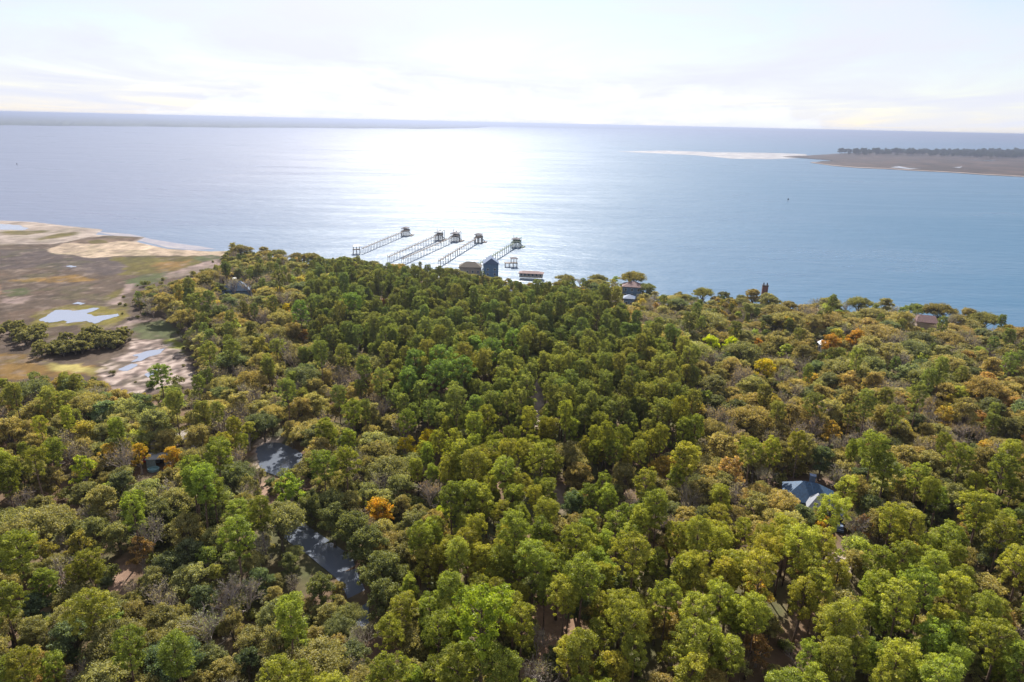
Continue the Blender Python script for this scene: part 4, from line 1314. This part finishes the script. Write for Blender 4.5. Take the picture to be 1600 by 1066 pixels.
# island woods across the water
n = 1500
iu = RNG.uniform(1290, 1900, n); pts = []
dens = wpoly([(1300, 241), (1420, 238.5), (1620, 239), (1900, 244), (1900, 262), (1700, 255), (1600, 250), (1500, 247), (1420, 245), (1340, 244.5)], 0)
cx = RNG.uniform(dens[:, 0].min(), dens[:, 0].max(), 9000); cyy = RNG.uniform(dens[:, 1].min(), dens[:, 1].max(), 9000)
mm = inside(dens, cx, cyy) & (fbm(cx, cyy, 120, 12) > -0.32); cx, cyy = cx[mm][:1900], cyy[mm][:1900]
n = len(cx)
osr = [protos[('oak', vi)] for vi in (0, 2, 5)]
scatter('island_woods', np.stack([cx, cyy, np.full(n, 0.8)], 1), RNG.uniform(0, 6.28, n), RNG.uniform(.8, 1.5, n) * (1.15 + 0.5 * fbm(cx, cyy, 160, 7)), RNG.integers(0, 3, n),
        np.tile(np.array([[0.075, 0.085, 0.045]]), (n, 1)) * RNG.uniform(.8, 1.2, (n, 1)), osr, 'dark wooded strip on the far island')

# ------------------------------------------------------------------ docks
def xyz(u, v, z):
    p = G(u, v, z); return Vector((p[0], p[1], z))


def frame_of(A, B):
    d = (B - A); ln = math.hypot(d.x, d.y)
    return ln, math.atan2(d.y, d.x)


def shelter_parts(root, cx, cy, z, w, d, roofz, mat_roof, mat_post, rise=1.3):
    """Roofed open pavilion centred at local (cx, cy)."""
    for sx in (-1, 0, 1):
        for sy in (-1, 1):
            b = MB(); b.beam((cx + sx * w * .45, cy + sy * d * .45, z), (cx + sx * w * .45, cy + sy * d * .45, roofz), .22)
            b.build('roof_post', mat_post, root)
    b = MB(); e = .5
    x0, x1, y0, y1 = cx - w / 2 - e, cx + w / 2 + e, cy - d / 2 - e, cy + d / 2 + e
    rz = roofz + rise; k = min(w, d) * .42
    a1, a2 = (x0 + k, cy, rz), (x1 - k, cy, rz)
    c = [(x0, y0, roofz), (x1, y0, roofz), (x1, y1, roofz), (x0, y1, roofz)]
    b.face([c[0], c[1], a2, a1]); b.face([c[2], c[3], a1, a2]); b.face([c[1], c[2], a2]); b.face([c[3], c[0], a1])
    b.face([(p[0], p[1], roofz - .25) for p in reversed(c)])
    for i in range(4):
        p, q = c[i], c[(i + 1) % 4]
        b.face([(p[0], p[1], roofz - .25), (q[0], q[1], roofz - .25), q, p])
    b.build('roof', mat_roof, root)


def dock(pa, pb, label, wood='dock_wood', z=4.0, head=(7, 6), roof=True, lift=None, flags=0, float_=True, start_ext=0, railing=True, roofmat='dock_roof'):
    A = xyz(*pa, z); B = xyz(*pb, z)
    ln, az = frame_of(A, B)
    root = empty('dock', (A.x, A.y, 0), az)
    tag(root, label, 'dock', 'docks reaching out from the wooded shore')
    x0 = -start_ext
    b = MB(); b.box(x0, ln, -.6, .6, z - .16, z); b.build('walkway', M[wood], root)
    b = MB()
    x = x0 + 1.0
    while x < ln:
        for sy in (-.7, .7):
            b.beam((x, sy, -1.2), (x, sy, z + .9), .19)
        b.beam((x, -.7, z - .4), (x, .7, z - .4), .1, .2)
        x += 5.6
    o = b.build('piling', M[wood], root); o['kind'] = 'stuff'
    if railing:
        for sy in (-.7, .7):
            b = MB(); b.beam((x0, sy, z + .95), (ln, sy, z + .95), .07, .07)
            b.build('handrail', M[wood], root)
    w, d = head
    b = MB(); b.box(ln, ln + w, -d / 2, d / 2, z - .25, z + .02); b.build('head_platform', M[wood], root)
    b = MB()
    for i in range(4):
        for sy in (-.46, 0, .46):
            b.beam((ln + w * (i + .1) / 3.2, d * sy, -1.2), (ln + w * (i + .1) / 3.2, d * sy, z - .25), .34)
    b.build('head_piling', M[wood], root)['kind'] = 'stuff'
    b = MB()
    b.box(ln + w - .12, ln + w, -d / 2, d / 2, z + .85, z + .97); b.box(ln + w - .10, ln + w - .02, -d / 2, d / 2, z + .03, z + .8)
    b.build('head_railing', M[wood], root)
    if roof:
        shelter_parts(root, ln + w * .5, 0, z, w * .8, d * .8, z + 2.3, M[roofmat], M[wood], rise=.9)
    if float_:   # low floating landing beside the head
        b = MB(); b.box(ln + w * .1, ln + w * 1.1, -d / 2 - 3.4, -d / 2 - .9, .05, .55); b.build('floating_landing', M[wood], root)
        b = MB(); b.beam((ln + w * .2, -d / 2, z - .1), (ln + w * .9, -d / 2 - 1.6, .62), 1.0, .12); b.build('gangway', M['white' if lift is None else wood], root)
    if lift:
        for sx in (0, 4.2):
            for sy in (0, 3.4):
                b = MB(); b.beam((ln + w + .6 + sx, -2 + sy, -1.2), (ln + w + .6 + sx, -2 + sy, z + 2.4), .3); b.build('lift_post', M[lift], root)
        b = MB(); b.box(ln + w + .6, ln + w + 4.8, -2.15, -1.85, z + 2.4, z + 2.7); b.box(ln + w + .6, ln + w + 4.8, 1.25, 1.55, z + 2.4, z + 2.7)
        b.build('lift_beam', M[lift], root)
    for i in range(flags):
        b = MB(); b.beam((ln + w + 1.5 * i, d / 2 - .3, -1), (ln + w + 1.5 * i, d / 2 - .3, z + 4.2), .22); b.build('mooring_pole', M[wood], root)
    return root


dock((566, 388), (631, 361.5), 'longest dock, farthest left, ending in a dark roofed head', head=(7, 5.5), railing=False, z=3.9)
dock((612, 399), (683, 368), 'second dock from the left with a pale roofed head', head=(7, 5.5), flags=1, lift='dock_wood', start_ext=6, roofmat='grey_wall')
dock((634, 402), (708, 370), 'third dock from the left with tall mooring poles at its head', head=(8, 6), flags=2, start_ext=6, lift='dock_wood')
dock((690, 405), (746, 371.5), 'fourth dock from the left with a small hipped roof and nothing beside it', head=(6, 6), start_ext=6)
dock((754, 409), (804, 379), 'rightmost long dock, greenish, with teal boat lift at its head', wood='dock_green', head=(7.5, 6), lift='teal', start_ext=8, flags=1)

# gazebo over the water left of the longest dock
p = xyz(557, 389.5, 3.0)
root = empty('gazebo', (p.x, p.y, 0), 0.3); tag(root, 'small open gazebo on piles at the shore end of the longest dock', 'gazebo')
b = MB(); b.box(-2.6, 2.6, -2.2, 2.2, 2.75, 3.0); b.build('floor_deck', M['dock_wood'], root)
b = MB()
for sx in (-2.3, 0, 2.3):
    for sy in (-1.9, 1.9): b.beam((sx, sy, -1), (sx, sy, 2.75), .3)
b.build('piling', M['dock_wood'], root)['kind'] = 'stuff'
shelter_parts(root, 0, 0, 3.0, 4.6, 3.8, 5.4, M['pale_roof'], M['dock_green'], 0.9)
# small roofed landing right of the blue house
p = xyz(799, 410.5, 2.6)
root = empty('boat_shelter', (p.x, p.y, 0), 0.15); tag(root, 'small open boat shelter at the water right of the rightmost dock', 'boat shelter')
b = MB(); b.box(-4.5, 4.0, -2.2, 2.2, 2.3, 2.6); b.build('floor_deck', M['dock_wood'], root)
b = MB()
for sx in (-4, -1.3, 1.3, 3.6):
    for sy in (-1.9, 1.9): b.beam((sx, sy, -1), (sx, sy, 2.3), .3)
b.build('piling', M['dock_wood'], root)['kind'] = 'stuff'
shelter_parts(root, 1.6, 0, 2.6, 4.0, 3.6, 5.6, M['dock_roof'], M['dock_wood'], 0.7)

# ------------------------------------------------------------------ houses
def hip_roof(b, x0, x1, y0, y1, z0, z1, along='x', hip=1.0):
    cx, cy_ = (x0 + x1) / 2, (y0 + y1) / 2
    if along == 'x':
        k = (y1 - y0) / 2 * hip; a1, a2 = (x0 + k, cy_, z1), (x1 - k, cy_, z1)
        b.face([(x0, y0, z0), (x1, y0, z0), a2, a1]); b.face([(x1, y1, z0), (x0, y1, z0), a1, a2])
        b.face([(x1, y0, z0), (x1, y1, z0), a2]); b.face([(x0, y1, z0), (x0, y0, z0), a1])
    else:
        k = (x1 - x0) / 2 * hip; a1, a2 = (cx, y0 + k, z1), (cx, y1 - k, z1)
        b.face([(x0, y0, z0), (x1, y0, z0), a1]); b.face([(x1, y1, z0), (x0, y1, z0), a2])
        b.face([(x1, y0, z0), (x1, y1, z0), a2, a1]); b.face([(x0, y1, z0), (x0, y0, z0), a1, a2])
    c = [(x0, y0), (x1, y0), (x1, y1), (x0, y1)]
    b.face([(x, y, z0 - .22) for x, y in reversed(c)])
    for i in range(4):
        p, q = c[i], c[(i + 1) % 4]
        b.face([(*p, z0 - .22), (*q, z0 - .22), (*q, z0), (*p, z0)])


def window_at(root, x, y, z, w, h, axis_='x'):
    f = MB(); t = .06
    if axis_ == 'x':
        f.box(x - w / 2 - .1, x + w / 2 + .1, y - t, y + .02, z - .1, z + h + .1)
    else:
        f.box(x - t, x + .02, y - w / 2 - .1, y + w / 2 + .1, z - .1, z + h + .1)
    fr = f.build('window', M['white'], root)
    g = MB()
    if axis_ == 'x': g.box(x - w / 2, x + w / 2, y - t - .03, y - t + .01, z, z + h)
    else: g.box(x - t - .03, x - t + .01, y - w / 2, y + w / 2, z, z + h)
    g.build('pane', M['glass'], fr)


def house(u, v, z, rz, label, w, d, eave, ridge, roof, wall, along='x', hip=1.0, wins=3, name='house', chimney=None, wing=None, storeys=1):
    p = xyz(u, v, z)
    root = empty(name, (p.x, p.y, 1.1), rz); tag(root, label, 'house')
    b = MB(); b.box(-w / 2, w / 2, -d / 2, d / 2, 0, eave - .22); b.build('wall', M[wall], root)
    b = MB(); hip_roof(b, -w / 2 - .6, w / 2 + .6, -d / 2 - .6, d / 2 + .6, eave, ridge, along, hip); rf = b.build('roof', M[roof], root)
    if chimney:
        cx, cy_, cm = chimney
        b = MB(); b.box(cx - .7, cx + .7, cy_ - .6, cy_ + .6, eave, ridge + 1.3); b.box(cx - .85, cx + .85, cy_ - .75, cy_ + .75, ridge + 1.302, ridge + 1.55)
        b.build('chimney', M[cm], rf)
    for sidx in range(storeys):
        zz = 1.0 + 2.9 * sidx
        if zz + 1.6 > eave: break
        for i in range(wins):
            window_at(root, -w / 2 + w * (i + .5) / wins, -d / 2, zz, 1.1, 1.3)
        window_at(root, -w / 2, 0, zz, 1.1, 1.3, 'y')
    return root


# pale gabled house in the right woods
root = house(1262, 779, 4.0, -0.35, 'house with dark blue hipped roof and a pale grey pointed front wing among the trees', 12.5, 9, 4.2, 8.0, 'blue_roof', 'blue_wall', wins=4, chimney=(0.5, 1.2, 'slate_roof'))
b = MB(); b.box(-.2, 4.0, -7.9, -4.52, 0, 4.1); b.build('wing_wall', M['grey_wall'], root)
b = MB(); hip_roof(b, -.8, 4.6, -8.5, -2.2, 4.35, 7.6, 'y', 0.98); b.build('wing_roof', M['pale_roof'], root)
b = MB(); b.box(0.8, 3.0, -7.98, -7.88, 0.4, 2.9); b.build('doorway_shade_slab', M['dark'], root)  # near-black slab on the wall paints the shade inside a doorway
b = MB(); hip_roof(b, 5.6, 9.4, -6.5, -2.5, 3.2, 4.6, 'x', 1.0); b.build('porch_roof', M['slate_roof'], root)
b = MB(); b.box(6.3, 8.9, -6.1, -3.0, 0, 2.95); b.build('porch_wall', M['blue_wall'], root)
for x_ in (7.0, 8.3): window_at(root, x_, -6.1, 1.0, 1.0, 1.2)
root.scale = (.87, .87, .93)
# parked dark car on the drive below it
def small_car(u, v, rz, label, paint_):
    p = xyz(u, v, 1.2); root = empty('parked_car', (p.x, p.y, 1.22), rz); tag(root, label, 'car')
    b = MB()
    b.hexa([(-2.2, -.85, .3), (2.2, -.85, .3), (2.2, .85, .3), (-2.2, .85, .3), (-2.15, -.82, .85), (2.1, -.82, .78), (2.1, .82, .78), (-2.15, .82, .85)])
    b.hexa([(-1.9, -.78, .855), (1.0, -.78, .84), (1.0, .78, .84), (-1.9, .78, .855), (-1.5, -.62, 1.42), (.35, -.62, 1.42), (.35, .62, 1.42), (-1.5, .62, 1.42)])
    b.build('body', paint_, root)
    b = MB(); b.face([(1.02, -.68, .88), (1.02, .68, .88), (.44, .56, 1.37), (.44, -.56, 1.37)]); b.build('windscreen', M['glass'], root)
    for sy in (-1, 1):
        b = MB(); b.face([(-1.6, sy * .765, .93), (.8, sy * .765, .92), (.3, sy * .65, 1.34), (-1.4, sy * .65, 1.34)]); b.build('side_window', M['glass'], root)
        for sx in (-1.35, 1.35):
            b = MB(); b.tube([(sx, sy * .9, .33), (sx, sy * .68, .33)], [.33, .33], 12); b.build('wheel', M['rubber'], root)
    return root
small_car(1311, 826, 1.2, 'dark blue car parked in the shaded gap right of the gabled house', M['slate_roof'])

# small shed, tub and red car in the left woods
p = xyz(247, 727, 1.2)
root = empty('shed', (p.x, p.y, 1.15), 0.18); tag(root, 'small grey metal shed with a dark open front in the left woods', 'shed')
b = MB(); b.box(-2.3, -2.15, -1.5, 1.5, 0, 2.6); b.box(2.15, 2.3, -1.5, 1.5, 0, 2.6); b.box(-2.15, 2.15, 1.38, 1.5, 0, 2.6); b.box(-2.15, 0.0, -1.5, -1.38, 0, 2.6)
b.build('wall', M['steel'], root)
b = MB(); b.hexa([(-2.5, -1.8, 2.6), (2.5, -1.8, 2.6), (2.5, 1.8, 2.8), (-2.5, 1.8, 2.8), (-2.5, -1.8, 2.7), (2.5, -1.8, 2.7), (2.5, 1.8, 2.9), (-2.5, 1.8, 2.9)]); b.build('roof', M['grey_wall'], root)
b = MB(); b.box(0.15, 2.0, 1.2, 1.36, 0.1, 2.4); b.build('interior_shade_panel', M['dark'], root)  # near-black panel at the back wall, painted shade of the open shed
p = xyz(240, 735, 1.2)
root = empty('tub', (p.x, p.y, 1.2), 0); tag(root, 'pale blue round tub on the ground before the small shed', 'tub')
b = MB()
ring = []
n_ = 20
for k, (r_, z_) in enumerate([(1.25, 0), (1.3, .62), (1.08, .62), (1.02, .12)]):
    for i in range(n_):
        a_ = 2 * math.pi * i / n_; b.v.append((r_ * math.cos(a_) * 1.15, r_ * math.sin(a_), z_))
for k in range(3):
    for i in range(n_):
        j = (i + 1) % n_; b.f.append((k * n_ + i, k * n_ + j, (k + 1) * n_ + j, (k + 1) * n_ + i))
b.f.append(tuple(3 * n_ + i for i in range(n_)))
b.build('basin', M['tub'], root)
small_car(226, 722, 0.1, 'small red car half hidden by golden crowns left of the small shed', M['red_paint'])

# hidden blue house near the marsh
root = house(370, 456, 4.5, 0.25, 'blue roofed house almost hidden by oaks near the marsh', 13, 9, 5.0, 9.0, 'blue_roof', 'blue_wall', wins=3, chimney=(-.5, .4, 'white'))
b = MB(); hip_roof(b, -9.5, -4.5, -8.0, -1.0, 4.0, 6.8, 'y', .9); b.build('wing_roof', M['blue_roof'], root)
b = MB(); b.box(-9.0, -5.0, -7.5, -1.4, 0, 3.76); b.build('wing_wall', M['blue_wall'], root)
# shore houses by the docks
house(767, 413, 8.0, 0.1, 'tall blue gabled house on the shore beside the rightmost dock', 8.5, 9, 8.0, 11.5, 'slate_roof', 'blue_wall', along='y', hip=0.02, wins=2, storeys=2)
house(735, 412, 7.0, 0.0, 'shore house with a long brown roof left of the blue gabled house', 13, 8, 4.4, 7.2, 'brown_roof', 'tan_wall', wins=4)
house(830, 429, 2.6, -0.12, 'long low brown roofed shore building right of the blue gabled house', 14, 5, 2.6, 3.7, 'red_roof', 'tan_wall', wins=6)
house(988, 451, 5.5, -0.2, 'blue walled house under the large flat topped oak', 10, 8, 6.2, 8.4, 'red_roof', 'blue_wall', wins=3, storeys=2)
house(983, 468, 4.2, -0.2, 'small blue walled cottage in front of the blue walled house', 5, 5, 4.2, 5.8, 'slate_roof', 'blue_wall', wins=2)
house(1446, 506, 4.5, -0.35, 'house with a dull red and violet roof near the right shore', 8, 7, 5.0, 7.6, 'red_roof', 'tan_wall', along='x', hip=.3, wins=2)
house(1286, 541, 3.6, -0.1, 'tiny white gabled shed in the far right woods', 2.6, 3, 3.6, 4.8, 'pale_roof', 'white', along='y', hip=0.02, wins=1, name='white_shed')
# brick tower top over the right shore oaks
p = xyz(1196, 446, 13)
root = empty('brick_chimney', (p.x, p.y, 1.0), -0.2); tag(root, 'square red brick chimney stack rising over the shore oaks', 'chimney')
b = MB(); b.box(-1.4, 1.4, -1.1, 1.1, 0, 11.8); b.build('stack', M['red_brick'], root)
b = MB(); b.box(-1.6, 1.6, -1.3, 1.3, 11.8, 12.2); b.build('cap', M['dark'], root)
for sx in (-1.2, 1.2):
    b = MB(); b.tube([(sx * .7, 0, 12.2), (sx * .7, 0, 13.4)], [.32, .28], 10); b.build('chimney_pot', M['dock_roof'], root)
# channel markers out on the water
for u, v, lb in ((1231, 315, 'small dark channel marker alone on the blue water at right'), (27, 259, 'small dark channel marker far out on the left water')):
    p = xyz(u, v, 0); root = empty('channel_marker', (p.x, p.y, 0)); tag(root, lb, 'marker', 'channel markers')
    b = MB(); b.tube([(0, 0, -2), (0, 0, 3.2)], [.28, .22], 8); b.build('post', M['dock_wood'], root)
    b = MB(); b.box(-.9, .9, -.35, -.28, 2.2, 3.8); b.build('board', M['dark'], root)
